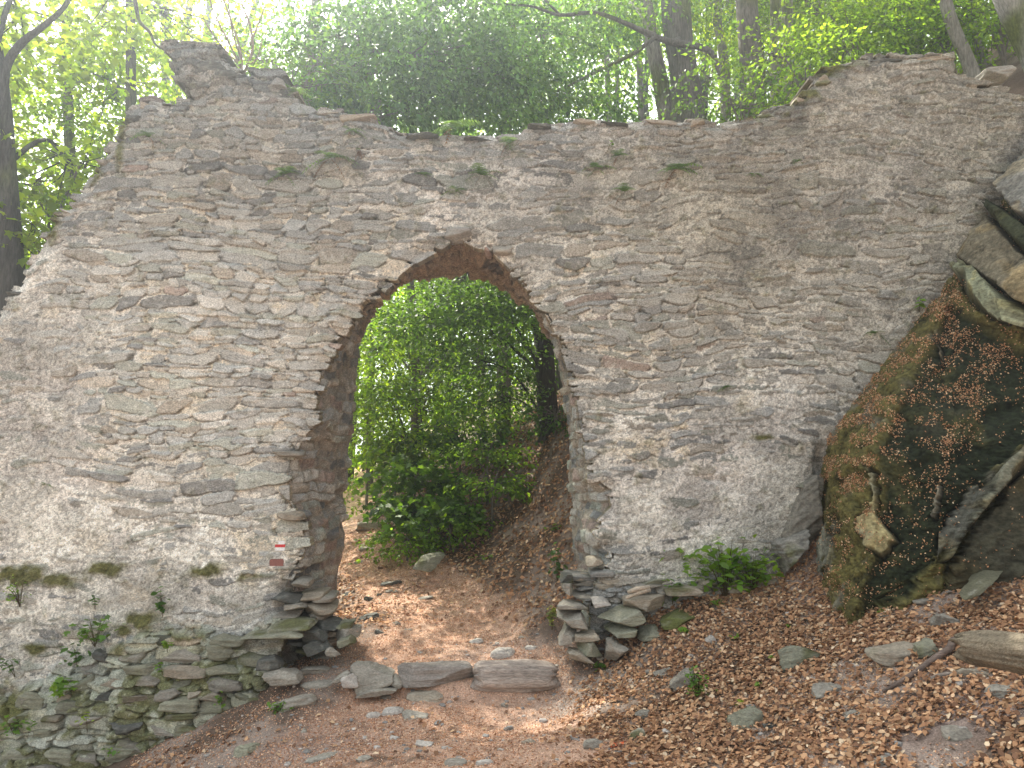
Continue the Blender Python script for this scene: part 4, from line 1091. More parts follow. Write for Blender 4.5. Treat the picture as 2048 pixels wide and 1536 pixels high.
# ------------------------------------------------------------------ leaves and litter
DIAM = np.array([(0, 0, 0), (.30, .42, .02), (0, 1, 0), (-.30, .42, .02)], float)          # diamond
OVAL = np.array([(0, 0, 0), (.24, .22, .05), (.33, .55, .10), (.05, 1.0, -.05), (-.27, .60, .09), (-.28, .25, .04)], float)
MAPLE = np.array([(0, 0, 0), (.22, .10, 0), (.50, .05, -.03), (.38, .30, 0), (.62, .62, -.05), (.27, .58, 0), (0, 1.05, -.06), (-.27, .58, 0), (-.62, .62, -.05), (-.38, .30, 0), (-.50, .05, -.03), (-.22, .10, 0)], float)
def rotm(yaw, pitch, roll):
    cyw, syw = np.cos(yaw), np.sin(yaw); cp, sp = np.cos(pitch), np.sin(pitch); cr, sr = np.cos(roll), np.sin(roll)
    o = np.ones_like(yaw); z = 0 * o
    Rz = np.stack([np.stack([cyw, -syw, z], -1), np.stack([syw, cyw, z], -1), np.stack([z, z, o], -1)], -2)
    Rx = np.stack([np.stack([o, z, z], -1), np.stack([z, cp, -sp], -1), np.stack([z, sp, cp], -1)], -2)
    Ry = np.stack([np.stack([cr, z, sr], -1), np.stack([z, o, z], -1), np.stack([-sr, z, cr], -1)], -2)
    return Rz @ Rx @ Ry
def place_leaves(tmpl, pos, R, size, colr):
    n = len(pos); k = len(tmpl)
    V = np.einsum('nij,kj->nki', R, tmpl) * size[:, None, None] + pos[:, None, :]
    F = np.arange(n * k).reshape(n, k)
    Cc = np.repeat(colr, k, 0)
    return V.reshape(-1, 3), F, Cc
DEADP = np.array([(.42, .24, .135), (.50, .31, .18), (.30, .165, .095), (.60, .42, .27), (.19, .105, .065), (.70, .56, .40), (.40, .225, .125)])
def litter(name, n, xr, yr, dens, smin, smax, label, seed, pal_=DEADP, pw=None, curl=.35, lift=.012, tm=OVAL, cat='leaves'):
    r = np.random.default_rng(seed)
    x = r.uniform(*xr, n); y = r.uniform(*yr, n)
    k = r.random(n) < dens(x, y); x = x[k]; y = y[k]; n = len(x)
    z = g(x, y) + r.uniform(0, lift, n)
    e = .04
    sx = (g(x + e, y) - g(x - e, y)) / (2 * e); sy = (g(x, y + e) - g(x, y - e)) / (2 * e)
    sz = r.uniform(smin, smax, n)
    yaw = r.uniform(0, 6.283, n)
    R = rotm(yaw, r.normal(0, curl, n), r.normal(0, curl, n))
    nn = np.stack([-sx, -sy, np.ones(n)], -1); nn /= np.linalg.norm(nn, axis=1)[:, None]
    t1 = np.stack([np.ones(n), 0 * x, sx], -1); t1 /= np.linalg.norm(t1, axis=1)[:, None]; t2 = np.cross(nn, t1)
    R = np.stack([t1, t2, nn], -1) @ R
    cc = pal_[r.choice(len(pal_), n, p=pw)] * np.array([1.0, .97, .94]) * r.uniform(.7, 1.25, n)[:, None]
    t = tm.copy(); t[:, 1] -= .5
    pos = np.stack([x, y, z + sz * .10], -1)
    V, F, Cc = place_leaves(t, pos, R, sz, cc)
    o = mesh(name, V, [F], M['dead'], None, Cc, True)
    tag(o, label, cat, None, 'stuff')
def dens_bank(x, y):
    n = fbm(x * 2.4, y * 2.4, 3, 201)
    side = ss(.35, 1.3, x + (y - 6.6) * -.12 + (n - .5) * 1.4)
    bare = np.exp(-(((x - 3.0) / .6) ** 2 + ((y - 4.9) / .28) ** 2)) + .8 * np.exp(-(((x - 1.9) / .8) ** 2 + ((y - 4.6) / .3) ** 2))
    return np.clip(side * (.30 + 1.15 * ss(.33, .56, n) + .5 * ss(6.2, 7.2, y)) - bare * .8, .012, 1) * ss(8.12, 8.0, y)
litter('fallen_leaves', 85000, (-1.5, 5.6), (3.9, 8.1), dens_bank, .018, .056, 'thick brown beech leaf litter covering the bank right of the path', 301, pw=[.2, .2, .2, .1, .17, .04, .09], lift=.03)
def dens_left(x, y):
    return .8 * np.exp(-((y - (7.05 + .0 * x)) / .35) ** 2) * ss(-2.2, -2.9, x) + .03
litter('fallen_leaves', 5000, (-4.4, 0), (4.6, 7.4), dens_left, .035, .065, 'brown leaves drifted along the foot of the left wall', 302, pw=[.2, .15, .22, .08, .2, .05, .1])
def dens_slope(x, y):
    pm = path_mask(x, y)
    return np.clip((1 - pm) * 1.0 + .08, 0, 1) * ss(8.6, 9.4, y + .3 * (x + 1)) * (.5 + fbm(x * 3, y * 3, 3, 203))
litter('fallen_leaves', 30000, (-4, 4.0), (8.6, 15), dens_slope, .035, .07, 'dry brown leaf litter on the slope beyond the arch', 303, pw=[.2, .15, .2, .1, .25, .03, .07], lift=.03)
litter('fallen_leaves', 9000, (-8, 6), (15, 24), lambda x, y: .8 * (1 - path_mask(x, y)) + .05, .05, .10, 'brown leaves far up the slope beyond the arch', 304)
CH = np.array([(.54, .31, .19), (.62, .38, .24), (.42, .22, .13), (.68, .47, .33), (.30, .16, .10), (.50, .27, .17), (.74, .56, .42)])
def dens_ch(x, y):
    n = fbm(x * 1.9, y * 1.9, 4, 205)
    return np.clip(path_mask(x, y) * (.35 + 1.3 * ss(.3, .62, n)) + .55 * ss(.38, .6, n) + .25 * ss(-.8, -2.2, x), .03, 1)
litter('bud_husks', 190000, (-3.6, 3.6), (4.3, 9.4), dens_ch, .008, .019, 'tiny reddish bud husks strewn over the path', 305, pal_=CH, curl=.5, lift=.006, tm=DIAM * np.array([1.3, 1, 1]))
litter('bud_husks', 40000, (-3.4, .6), (9.2, 14), lambda x, y: np.clip(path_mask(x, y) + .1, 0, 1), .012, .026, 'reddish husks on the path climbing beyond the arch', 306, pal_=CH, curl=.5, lift=.008, tm=DIAM * np.array([1.3, 1, 1]))
# small stones and grit
def grit():
    m = MB(); r = np.random.default_rng(17)
    V0, F0 = CG[6]
    for i in range(900):
        x = r.uniform(-3.4, 3.8); y = r.uniform(4.4, 8.6)
        s = r.choice([.007, .011, .018, .028], p=[.4, .34, .2, .06])
        q = V0 / np.linalg.norm(V0, axis=1)[:, None] ** .8
        q = q * np.array([s * r.uniform(.8, 1.7), s * r.uniform(.8, 1.4), s * r.uniform(.35, .7)]) * (1 + (fbm3(q, 1.5, 2, i) - .5)[:, None] * .7)
        a = r.uniform(0, 6.28); q = q @ np.array([[math.cos(a), math.sin(a), 0], [-math.sin(a), math.cos(a), 0], [0, 0, 1]])
        q += [x, y, float(g(x, y)) + s * .12]
        m.add(q, F0, np.array([(.42, .38, .35), (.30, .28, .26), (.5, .44, .39), (.25, .24, .23)][r.integers(4)]) * r.uniform(.7, 1.2))
    tag(m.build('gravel', M['stone']), 'small grit and chips scattered over the path', None, None, 'stuff')
grit()
# leaves caught on the outcrop
def rock_leaves():
    S2, N2, px_, py_, D_ = OUT[0]
    r = np.random.default_rng(23)
    n = 70000
    NRr, NCc = px_.shape
    i = r.integers(0, NRr, n); j = r.integers(0, int(NCc * .93), n)
    a = px_[i, j]; b = py_[i, j]
    def bl(ax_, ay_, rx, ry, rot=0):
        q = R_(rot); ddx = a - ax_; ddy = b - ay_
        return np.exp(-(((ddx * math.cos(q) + ddy * math.sin(q)) / rx) ** 2 + ((-ddx * math.sin(q) + ddy * math.cos(q)) / ry) ** 2))
    d = .05 + 1.7 * bl(1800, 690, 30, 190, 38) + 1.2 * bl(1960, 450, 9, 150, 38) + .8 * bl(1720, 850, 60, 80, 38) + .95 * bl(1970, 720, 90, 40, 12) + .9 * bl(1900, 800, 70, 22, -10) + .9 * bl(1795, 845, 32, 20) + .3 * bl(1700, 950, 50, 80) + .16 * bl(1860, 900, 100, 90) + .15 * bl(1710, 1120, 60, 90) + .5 * bl(2000, 960, 60, 12, -38) + .45 * bl(1960, 860, 80, 50)
    lump = fbm(a / 26., b / 20., 3, 7)
    d *= ss(.40, .60, lump) * 2.8
    k = (r.random(n) < d) & (b > 330) & (D_[i, j] < .10)
    i = i[k]; j = j[k]; n = len(i)
    pos = S2[i, j] + N2[i, j] * .008 + r.normal(0, .006, (n, 3))
    nn = N2[i, j]; t1 = np.cross(nn, np.array([0, 0, 1.0])); t1 /= np.linalg.norm(t1, axis=1)[:, None] + 1e-6; t2 = np.cross(nn, t1)
    R = np.stack([t1, t2, nn], -1) @ rotm(r.uniform(0, 6.28, n), r.normal(0, .5, n), r.normal(0, .5, n))
    V, F, Cc = place_leaves(OVAL - [0, .5, 0], pos, R, r.uniform(.009, .022, n), CH[r.choice(7, n)] * r.uniform(.6, 1.1, n)[:, None] * np.array([1, .95, .8]))
    tag(mesh('rock_litter', V, [F], M['dead'], None, Cc, False), 'orange brown husks and leaves clinging to the mossy outcrop', None, None, 'stuff')
rock_leaves()
_p = hit(1238, 1492)
_m = MB()
for k, (dx, dy, s) in enumerate([(-.04, 0, .055), (.03, .01, .05), (.0, -.015, .04), (.06, .02, .03)]):
    V, F, Cc = place_leaves(MAPLE - [0, .5, 0], np.array([[dx, dy, .012 + k * .004]]), rotm(np.array([k * 1.3]), np.array([.3]), np.array([-.3])), np.array([s]), np.array([[.75, .17, .07]]))
    _m.add(V, F, Cc)
_o = _m.build('orange_scrap', M['dead'], None, False); _o.location = _p; tag(_o, 'crumpled bright orange scrap on the path foreground', 'scrap')

# ------------------------------------------------------------------ trees
def green(r, n, base, var=.25, yel=.3):
    c = np.array(base)[None, :] * np.exp(r.normal(0, var, n))[:, None]
    y = r.random(n)[:, None] * yel
    return c * (1 - y) + c * np.array([1.9, 1.35, .6]) * y
def sprays(r, pos, outd, droop, nl, length, lsize, tm, base, var=.25, yel=.3, up=.25):
    """flat sprays of leaves: pos (S,3) anchors, outd (S) yaw"""
    S = len(pos)
    # leaf positions in the spray's plane: along y (length), spread x
    t = r.random((S, nl)) ** .8
    w = (r.random((S, nl)) - .5) * (.25 + .9 * np.sin(np.clip(t, 0, 1) * 2.6)) * .9
    lx = w * length[:, None]; ly = t * length[:, None]; lz = r.normal(0, .03, (S, nl)) * length[:, None] - (t ** 2) * .18 * length[:, None]
    R = rotm(outd, -droop, r.normal(0, .25, S))
    L_ = np.stack([lx, ly, lz], -1)
    Wp = np.einsum('sij,snj->sni', R, L_) + pos[:, None, :]
    n = S * nl
    yaw = (outd[:, None] + np.sign(w) * -.9 + r.normal(0, .5, (S, nl))).ravel()
    pit = (-droop[:, None] + r.normal(-.25, up + .2, (S, nl))).ravel()
    Rl = rotm(yaw, pit, r.normal(0, .45, n))
    sz = lsize * r.uniform(.65, 1.25, n)
    cb = np.repeat(np.exp(r.normal(0, .22, S)), nl)[:, None]
    V, F, Cc = place_leaves(tm, Wp.reshape(-1, 3), Rl, sz, green(r, n, base, var, yel) * cb)
    return V, F, Cc
def cluster(r, cen, rad, nspray, length, bias=.55):
    d = r.normal(size=(nspray * 2, 3)); d /= np.linalg.norm(d, axis=1)[:, None]
    rr_ = r.random(nspray * 2) ** bias
    p = d * rr_[:, None]
    k = fbm3(p * 1.7 + cen * .3 + 50, 1.2, 2, 3) > .42
    p = p[k][:nspray]
    pos = cen + p * rad
    yaw = np.arctan2(-p[:, 0], p[:, 1]) + r.normal(0, .7, len(p))
    return pos, yaw
def tree(name, label, trunk, crowns, base, seed, bark=(.16, .14, .115), group=None, lsize=.075, nl=18, tm=DIAM, mat='leaf', length=.75, droop=.35, moss=.1, branches=(), to_ground=True, yel=.3, cat='tree', var=.25, limb=True, seg=14):
    """trunk: list of (px,py,Y,width px); crowns: (px,py,Y,rx,ry,rz,n) radii in metres"""
    r = np.random.default_rng(seed)
    pts = [P(a, b, Y) for a, b, Y, w in trunk]; rad = [w / 2 * Y / FPX for a, b, Y, w in trunk]
    if to_ground:
        p0 = pts[0]; d = pts[0] - pts[1]; d /= np.linalg.norm(d) + 1e-9
        gz = float(g(p0[0], p0[1]))
        if p0[2] > gz + .3:
            dz = p0[2] - gz
            k = min(dz / max(-d[2], .35), dz * 1.2)
            q = np.array([p0[0] + d[0] * k * .2, p0[1] + d[1] * k * .2, 0]); q[2] = float(g(q[0], q[1])) - .15
            pts = [q, (q * .45 + p0 * .55)] + pts; rad = [rad[0] * 1.35, rad[0] * 1.08] + rad
        else:
            q = p0.copy(); q[2] = gz - .2; pts = [q] + pts; rad = [rad[0] * 1.2] + rad
    root = empty(name, pts[0], label, cat, group)
    m = MB()
    V, F = tube(pts, rad, seg, 5, seed, .10); m.add(V, F, bark_col(V, bark, seed, moss))
    for br in branches:
        bp = [P(a, b, Y) for a, b, Y, w in br]; brd = [w / 2 * Y / FPX for a, b, Y, w in br]
        V, F = tube(bp, brd, 8, 5, seed + 1, .12); m.add(V, F, bark_col(V, bark, seed, moss))
    pts = np.array(pts)
    cm = MB()
    for (a, b, Y, rx, ry, rz, n) in crowns:
        cen = P(a, b, Y)
        pos, yaw = cluster(r, cen, np.array([rx, ry, rz]), n, length)
        S = len(pos)
        V, F, Cc = sprays(r, pos, yaw, np.full(S, droop) + r.normal(0, .25, S), nl, length * r.uniform(.6, 1.2, S), lsize, tm, base, var, yel)
        cm.add(V, F, Cc)
        if limb:
            # limb from the nearest trunk point to the cluster, with twigs
            i0 = np.argmin(np.linalg.norm(pts - cen + np.array([0, 0, 1.0]), axis=1)); s0 = pts[i0]
            mid = (s0 + cen) / 2 + np.array([0, 0, .25 + .1 * rx])
            rl = max(.012, .012 * (rx + rz))
            V, F = tube([s0, mid, cen], [rl * 1.6, rl, rl * .4], 6, 5, seed); m.add(V, F, bark_col(V, bark, seed))
            for q in pos[::max(1, S // 14)]:
                V, F = tube([cen + (mid - cen) * r.uniform(0, .5), (cen + q) / 2 + r.normal(0, .12, 3), q], [rl * .5, rl * .3, .004], 5, 3, seed); m.add(V, F, bark_col(V, bark, seed))
    m.build('trunk', M['bark'], root)
    if crowns: cm.build('crown', M[mat], root, False)
    return root
DKG = (.05, .115, .042); MDG = (.08, .165, .036); BRG = (.115, .215, .038); YLG = (.15, .235, .035)
# --- left side
tree('maple_tree', 'dark trunked tree at the left edge forking into an arching branch', [(28, 640, 9.4, 50), (22, 480, 9.4, 42), (12, 330, 9.4, 34), (4, 200, 9.4, 30), (-10, 100, 9.5, 28), (-40, -60, 9.6, 24), (-60, -250, 9.6, 20)],
     [(40, 20, 10.4, 1.6, 1.2, .9, 150), (-80, 250, 9.8, 1.2, 1.0, 1.5, 80), (150, 330, 11.3, 1.2, 1.1, 1.0, 100), (50, 480, 9.9, .7, .6, .9, 60), (330, 30, 12.0, 1.8, 1.3, .8, 80)],
     YLG, 1, bark=(.07, .065, .06), tm=MAPLE, lsize=.115, nl=9, mat='leaf_bright', length=.6,
     branches=[[(6, 230, 9.4, 26), (12, 140, 9.35, 18), (40, 90, 9.3, 15), (90, 50, 9.3, 13), (130, 12, 9.3, 11), (170, -60, 9.4, 8)]])
tree('hillside_tree', 'bright backlit tree filling the gap left of the wall crest', [(140, 640, 13.5, 30), (145, 420, 13.5, 24), (135, 180, 13.5, 20), (130, -80, 13.5, 14)],
     [(120, 130, 13.6, 2.0, 1.5, 1.6, 260), (240, 180, 13.8, 1.5, 1.4, 1.3, 160), (60, 370, 13.2, 1.5, 1.3, 1.4, 160), (200, 300, 14, 1.0, 1, .9, 60), (260, 20, 13.8, 2, 1.5, 1.2, 140)], BRG, 2, lsize=.10, nl=14, mat='leaf_bright', yel=.6, tm=OVAL)
tree('hillside_tree', 'thin stemmed pale green tree low behind the wall slope on the left', [(90, 700, 11, 14), (100, 560, 11, 11), (122, 420, 11, 8), (160, 330, 11, 5)],
     [(30, 560, 10.6, .8, .7, .8, 70), (90, 420, 11.2, .9, .8, .7, 60), (0, 430, 11, .8, .6, .6, 50), (-10, 620, 10.2, .6, .5, .5, 40)], BRG, 3, lsize=.10, nl=10, tm=OVAL, mat='leaf_bright', yel=.6, length=.5)
tree('hillside_tree', 'slender sapling fanning many thin bare stems above the wall pinnacle', [(488, 240, 9.9, 8), (485, 150, 9.9, 6), (478, 90, 9.9, 4), (440, -20, 9.9, 3)],
     [(400, -10, 10.4, 1.0, .7, .5, 26), (505, -20, 10.4, .8, .7, .4, 22)], BRG, 4, bark=(.24, .17, .13), lsize=.08, nl=10, mat='leaf_bright', limb=False, to_ground=True, seg=8,
     branches=[[(486, 150, 9.9, 6), (505, 100, 9.9, 5), (500, 50, 9.9, 4), (485, 10, 9.9, 3), (480, -40, 9.9, 2)], [(500, 90, 9.9, 4), (520, 40, 9.9, 3), (530, 10, 9.9, 2), (535, -30, 9.9, 2)], [(484, 140, 9.9, 5), (455, 80, 9.9, 4), (430, 30, 9.9, 3), (415, -20, 9.9, 2)],
               [(480, 130, 9.9, 5), (450, 100, 9.9, 3), (420, 60, 9.9, 3), (400, 20, 9.9, 2), (385, -20, 9.9, 2)], [(482, 120, 9.9, 4), (462, 50, 9.9, 3), (455, -30, 9.9, 2)], [(440, 90, 9.9, 3), (400, 80, 9.9, 2), (370, 50, 9.9, 2), (350, 20, 9.9, 1.5)], [(492, 130, 9.9, 4), (512, 120, 9.9, 3), (525, 80, 9.9, 2), (535, 60, 9.9, 1.5)],
               [(425, 60, 9.9, 2.5), (440, 20, 9.9, 2), (445, -20, 9.9, 1.5)], [(450, 85, 9.9, 2), (425, 75, 9.9, 2), (395, 50, 9.9, 1.2)]])
tree('hillside_tree', 'tree with a crooked dark bough hanging down to the pinnacle', [(250, 900, 12.5, 26), (262, 200, 12.5, 20), (258, -100, 12.5, 16)],
     [(300, 110, 14.5, 1.6, 1.2, 1.0, 110), (180, -20, 12.8, 1.6, 1, .8, 90)], YLG, 5, bark=(.09, .08, .07), lsize=.09, nl=12, mat='leaf_bright', tm=OVAL, yel=.6, limb=False,
     branches=[[(255, -60, 8.9, 9), (270, 0, 8.7, 8), (278, 40, 8.6, 7), (300, 65, 8.5, 6), (312, 90, 8.4, 5), (338, 104, 8.2, 4)], [(215, 0, 9, 2), (195, 30, 9, 2), (180, 48, 9, 1.5)], [(255, -60, 8.9, 9), (256, -90, 12.4, 12)]])
# --- behind the wall, centre: dense drooping dark green
tree('beech_tree', 'dense bluish green drooping beech behind the middle of the wall', [(600, 500, 12, 26), (612, 200, 12, 22), (640, -50, 12, 20), (660, -250, 12, 16)],
     [(690, 60, 11.6, 1.5, 1.1, 1.0, 260), (850, 110, 11.2, 1.6, 1.2, .9, 300), (1000, 150, 11.8, 1.3, 1.1, .7, 200), (760, 200, 11.0, 1.1, .8, .5, 150), (900, 0, 12, 2.2, 1.4, .8, 260), (640, 180, 11.5, .8, .8, .6, 80), (960, 60, 12.5, 1.2, 1.2, .8, 130)], (.08, .172, .072), 6, lsize=.095, nl=20, droop=.45)
tree('beech_tree', 'hazy green beech standing behind the dip in the wall top', [(1010, 400, 14.5, 22), (1020, 150, 14.5, 20), (1030, -100, 14.5, 18)],
     [(1100, 60, 14, 1.6, 1.4, 1.0, 200), (1130, 190, 13.5, 1.3, 1.1, .5, 110), (940, 210, 13.8, 1.4, 1.1, .6, 130), (1220, 20, 14.5, 1.4, 1.2, .7, 120), (700, 150, 15, 2.2, 1.6, 1.4, 200)], (.08, .172, .072), 7, lsize=.105, nl=18, droop=.45)
tree('beech_tree', 'large beech with long boughs sweeping left over the wall', [(1378, 300, 12.5, 74), (1372, 200, 12.5, 68), (1362, 100, 12.5, 62), (1352, 0, 12.5, 58), (1335, -150, 12.5, 50)],
     [(1170, 120, 11.6, .9, .8, .35, 50), (1060, 200, 11.6, .8, .7, .3, 50), (1240, -20, 12, 1.2, .9, .3, 70), (1440, 215, 11.5, .5, .5, .2, 24)], MDG, 8, bark=(.12, .11, .095), lsize=.075, limb=False, seg=20,
     branches=[[(1440, 150, 12, 8), (1425, 108, 12, 11), (1392, 92, 12, 13), (1345, 85, 12, 14), (1305, 72, 11.9, 14), (1250, 46, 11.9, 11), (1190, 26, 11.9, 9), (1120, 30, 11.9, 7), (1060, 12, 11.9, 5), (980, 8, 11.9, 4)],
               [(1312, 72, 11.9, 10), (1270, 105, 11.8, 8), (1210, 135, 11.8, 6), (1150, 165, 11.8, 5), (1105, 188, 11.8, 3)], [(1120, 30, 11.9, 5), (1090, 0, 11.9, 4), (1060, -30, 11.9, 3)], [(1345, 85, 12, 14), (1362, 78, 12.4, 16)]])
# --- grove right of centre
GT = 'trees standing on the slope above the wall'
for i, (tr, bk, lab) in enumerate([
 ([(1345, 300, 13, 38), (1322, 170, 13, 32), (1300, 60, 13, 28), (1285, -60, 13, 24)], (.24, .22, .19), 'grey leaning trunk just left of the thickest trunk'),
 ([(1512, 260, 12.6, 54), (1505, 130, 12.6, 50), (1495, 30, 12.6, 46), (1488, -120, 12.6, 42)], (.14, .125, .10), 'thick straight brown trunk right of the thickest trunk'),
 ([(1556, 230, 12.8, 26), (1552, 100, 12.8, 24), (1548, -80, 12.8, 22)], (.26, .24, .20), 'left stem of the pale twin trunks'),
 ([(1578, 230, 13.2, 26), (1576, 100, 13.2, 24), (1574, -80, 13.2, 22)], (.28, .26, .22), 'right stem of the pale twin trunks'),
 ([(1452, 260, 17, 22), (1448, 120, 17, 20), (1425, 0, 17, 18), (1415, -80, 17, 16)], (.22, .2, .17), 'slender grey trunk between two thick brown trunks'),
 ([(1282, 260, 19, 13), (1280, 170, 19, 13), (1275, 60, 19, 11), (1270, -60, 19, 10)], (.16, .14, .12), 'thin dark trunk far behind left of leaning grey trunk'),
 ([(1218, 260, 22, 12), (1216, 190, 22, 11), (1212, 60, 22, 10)], (.16, .14, .12), 'left of two small distant trunks over the wall'),
 ([(1236, 260, 23, 10), (1234, 180, 23, 9), (1238, 60, 23, 8)], (.16, .14, .12), 'right of two small distant trunks over the wall'),
 ([(1690, 200, 17, 22), (1676, 90, 17, 20), (1668, -60, 17, 18)], (.12, .11, .09), 'dark trunk half hidden in bright leaves over right wall'),
 ([(1622, 200, 19, 14), (1612, 90, 19, 13), (1606, -40, 19, 12)], (.15, .13, .11), 'slim dark trunk left of the half hidden dark trunk'),
 ([(1836, 130, 14, 26), (1818, 60, 14, 24), (1790, -30, 14, 22), (1760, -120, 14, 20)], (.26, .24, .21), 'grey trunk leaning left above the right wall crest'),
 ([(1795, 140, 19, 14), (1785, 60, 19, 13), (1778, -60, 19, 12)], (.14, .13, .11), 'slim trunk behind the left leaning grey trunk'),
 ([(1952, 170, 10.8, 30), (1930, 110, 10.8, 28), (1905, 50, 10.8, 26), (1880, -40, 10.8, 24)], (.25, .235, .205), 'spotted grey trunk rooted beside the wall at right'),
 ([(1975, 150, 12, 22), (1955, 90, 12, 20), (1930, 0, 12, 18)], (.24, .22, .19), 'grey trunk close behind the spotted grey trunk'),
 ([(2010, 160, 13.5, 20), (2000, 60, 13.5, 18), (1998, -60, 13.5, 16)], (.13, .12, .1), 'dark upright trunk near the right photo edge'),
 ([(2110, 190, 9.9, 62), (2070, 100, 9.9, 58), (2030, 20, 9.9, 54), (1995, -60, 9.9, 50)], (.27, .26, .235), 'big pale beech trunk leaning in at the top right corner'),
]):
    r = np.random.default_rng(500 + i)
    px0, Y_ = tr[-1][0], tr[0][2]
    cr = []
    for k in range(3):
        cr.append((px0 + r.uniform(-130, 130), r.uniform(-200, 60) if i not in (12, 13, 15) else r.uniform(-170, -10), Y_ + r.uniform(1.5, 3.0), r.uniform(1.0, 1.8), r.uniform(.9, 1.4), r.uniform(.5, .9), int(r.uniform(50, 100))))
    tree('beech_tree', lab, tr, cr, [BRG, MDG, YLG][i % 3], 40 + i, bark=bk, group=GT, lsize=.085 + .003 * max(0, Y_ - 14), nl=14, mat='leaf_bright' if i % 3 != 1 else 'leaf', yel=.5, limb=True)
# bright low foliage in front of the right hand trunks
GSH = 'leafy saplings growing behind the wall crest'
for i, (a, b, Y, n, lab) in enumerate([(1610, 160, 10.8, 110, 'leafy sapling spilling over the wall below the twin trunks'), (1700, 70, 11.5, 190, 'bright leafy sapling above the highest stretch of wall'), (1800, 40, 11.8, 170, 'light green sapling in front of the left leaning trunk'), (1890, 60, 11.5, 120, 'sapling shading the spotted grey trunk'), (1480, 205, 10.5, 50, 'dark green sapling at the foot of the thick straight trunk'), (2000, 60, 11.0, 60, 'small sapling below the big pale leaning trunk'), (585, 170, 10.2, 70, 'hazy sapling rising behind the pinnacle shoulder'), (1650, 30, 14, 170, 'tall pale sapling behind the twin trunks')]):
    tree('beech_sapling', lab, [(a + 20, b + 150, Y, 6), (a + 5, b + 60, Y, 4), (a, b - 30, Y, 2)], [(a, b, Y, 1.0, .8, .5, n), (a - 70, b - 50, Y + .5, .7, .6, .35, n // 3), (a + 70, b - 40, Y + .4, .7, .6, .35, n // 3)], BRG if i not in (4, 6) else MDG, 80 + i, group=GSH, lsize=.075, nl=14, mat='leaf_bright' if i not in (4, 6) else 'leaf', yel=.45, droop=.25, length=.6, seg=8)
# --- seen through the arch
tree('beech_tree', 'dark trunk with hanging dark leaves right inside the arch view', [(1098, 860, 13.0, 44), (1092, 760, 13.0, 40), (1085, 650, 13, 38), (1080, 520, 13, 36), (1080, 300, 13, 34)],
     [(1040, 620, 12.2, .9, .8, .5, 110), (950, 610, 12.4, 1.2, .9, .6, 180), (1080, 550, 12, .8, .7, .4, 80), (860, 640, 12.8, 1.1, .9, .7, 150), (960, 720, 12.8, .9, .8, .45, 90), (1000, 800, 12.6, .6, .5, .3, 40)], MDG, 120, bark=(.06, .055, .045), lsize=.085, droop=.12, nl=20, length=.7)
tree('beech_tree', 'bright leaved tree on the left of the arch view', [(830, 940, 15.5, 22), (832, 760, 15.5, 18), (820, 560, 15.5, 14)],
     [(780, 660, 14.5, 1.0, .9, .7, 110), (760, 780, 14.2, .9, .8, .5, 90), (860, 780, 14.2, 1.1, .9, .45, 110), (930, 830, 14, .8, .7, .35, 50), (800, 870, 13.6, .9, .7, .3, 80), (740, 700, 15.5, .8, .7, .8, 60), (800, 690, 17.5, 1.7, 1.0, 1.3, 170), (930, 740, 17.5, 1.7, 1.0, 1.1, 170), (840, 820, 17.5, 1.5, .9, .6, 110), (1030, 680, 17.5, 1.2, .9, 1.1, 100)], BRG, 121, bark=(.13, .11, .09), lsize=.095, mat='leaf_bright', droop=.12, yel=.5)
for i, (tr, lab) in enumerate([([(968, 900, 16, 18), (962, 800, 16, 16), (958, 600, 16, 14)], 'slim trunk in the middle of the arch view'), ([(905, 930, 18, 26), (902, 820, 18, 22), (900, 600, 18, 18)], 'brown trunk behind the bushes in the arch view'), ([(1120, 840, 16, 16), (1118, 720, 16, 14), (1120, 500, 16, 12)], 'thin trunk close to the right jamb beyond the arch'), ([(742, 900, 22, 9), (744, 780, 22, 8), (740, 600, 22, 7)], 'thin far trunk by the left jamb over the path'), ([(1012, 860, 20, 12), (1010, 700, 20, 10), (1012, 500, 20, 9)], 'thin dark trunk behind the arch slope')]):
    r = np.random.default_rng(600 + i)
    tree('beech_tree', lab, tr, [(tr[0][0] - 20 + r.uniform(-40, 40), r.uniform(560, 760), tr[0][2] + 1, 1.5, 1.2, 1.1, 120)], [MDG, BRG][i % 2], 130 + i, bark=(.12, .105, .085), group='trunks on the slope beyond the arch', lsize=.09, nl=16, mat='leaf_bright', yel=.4)
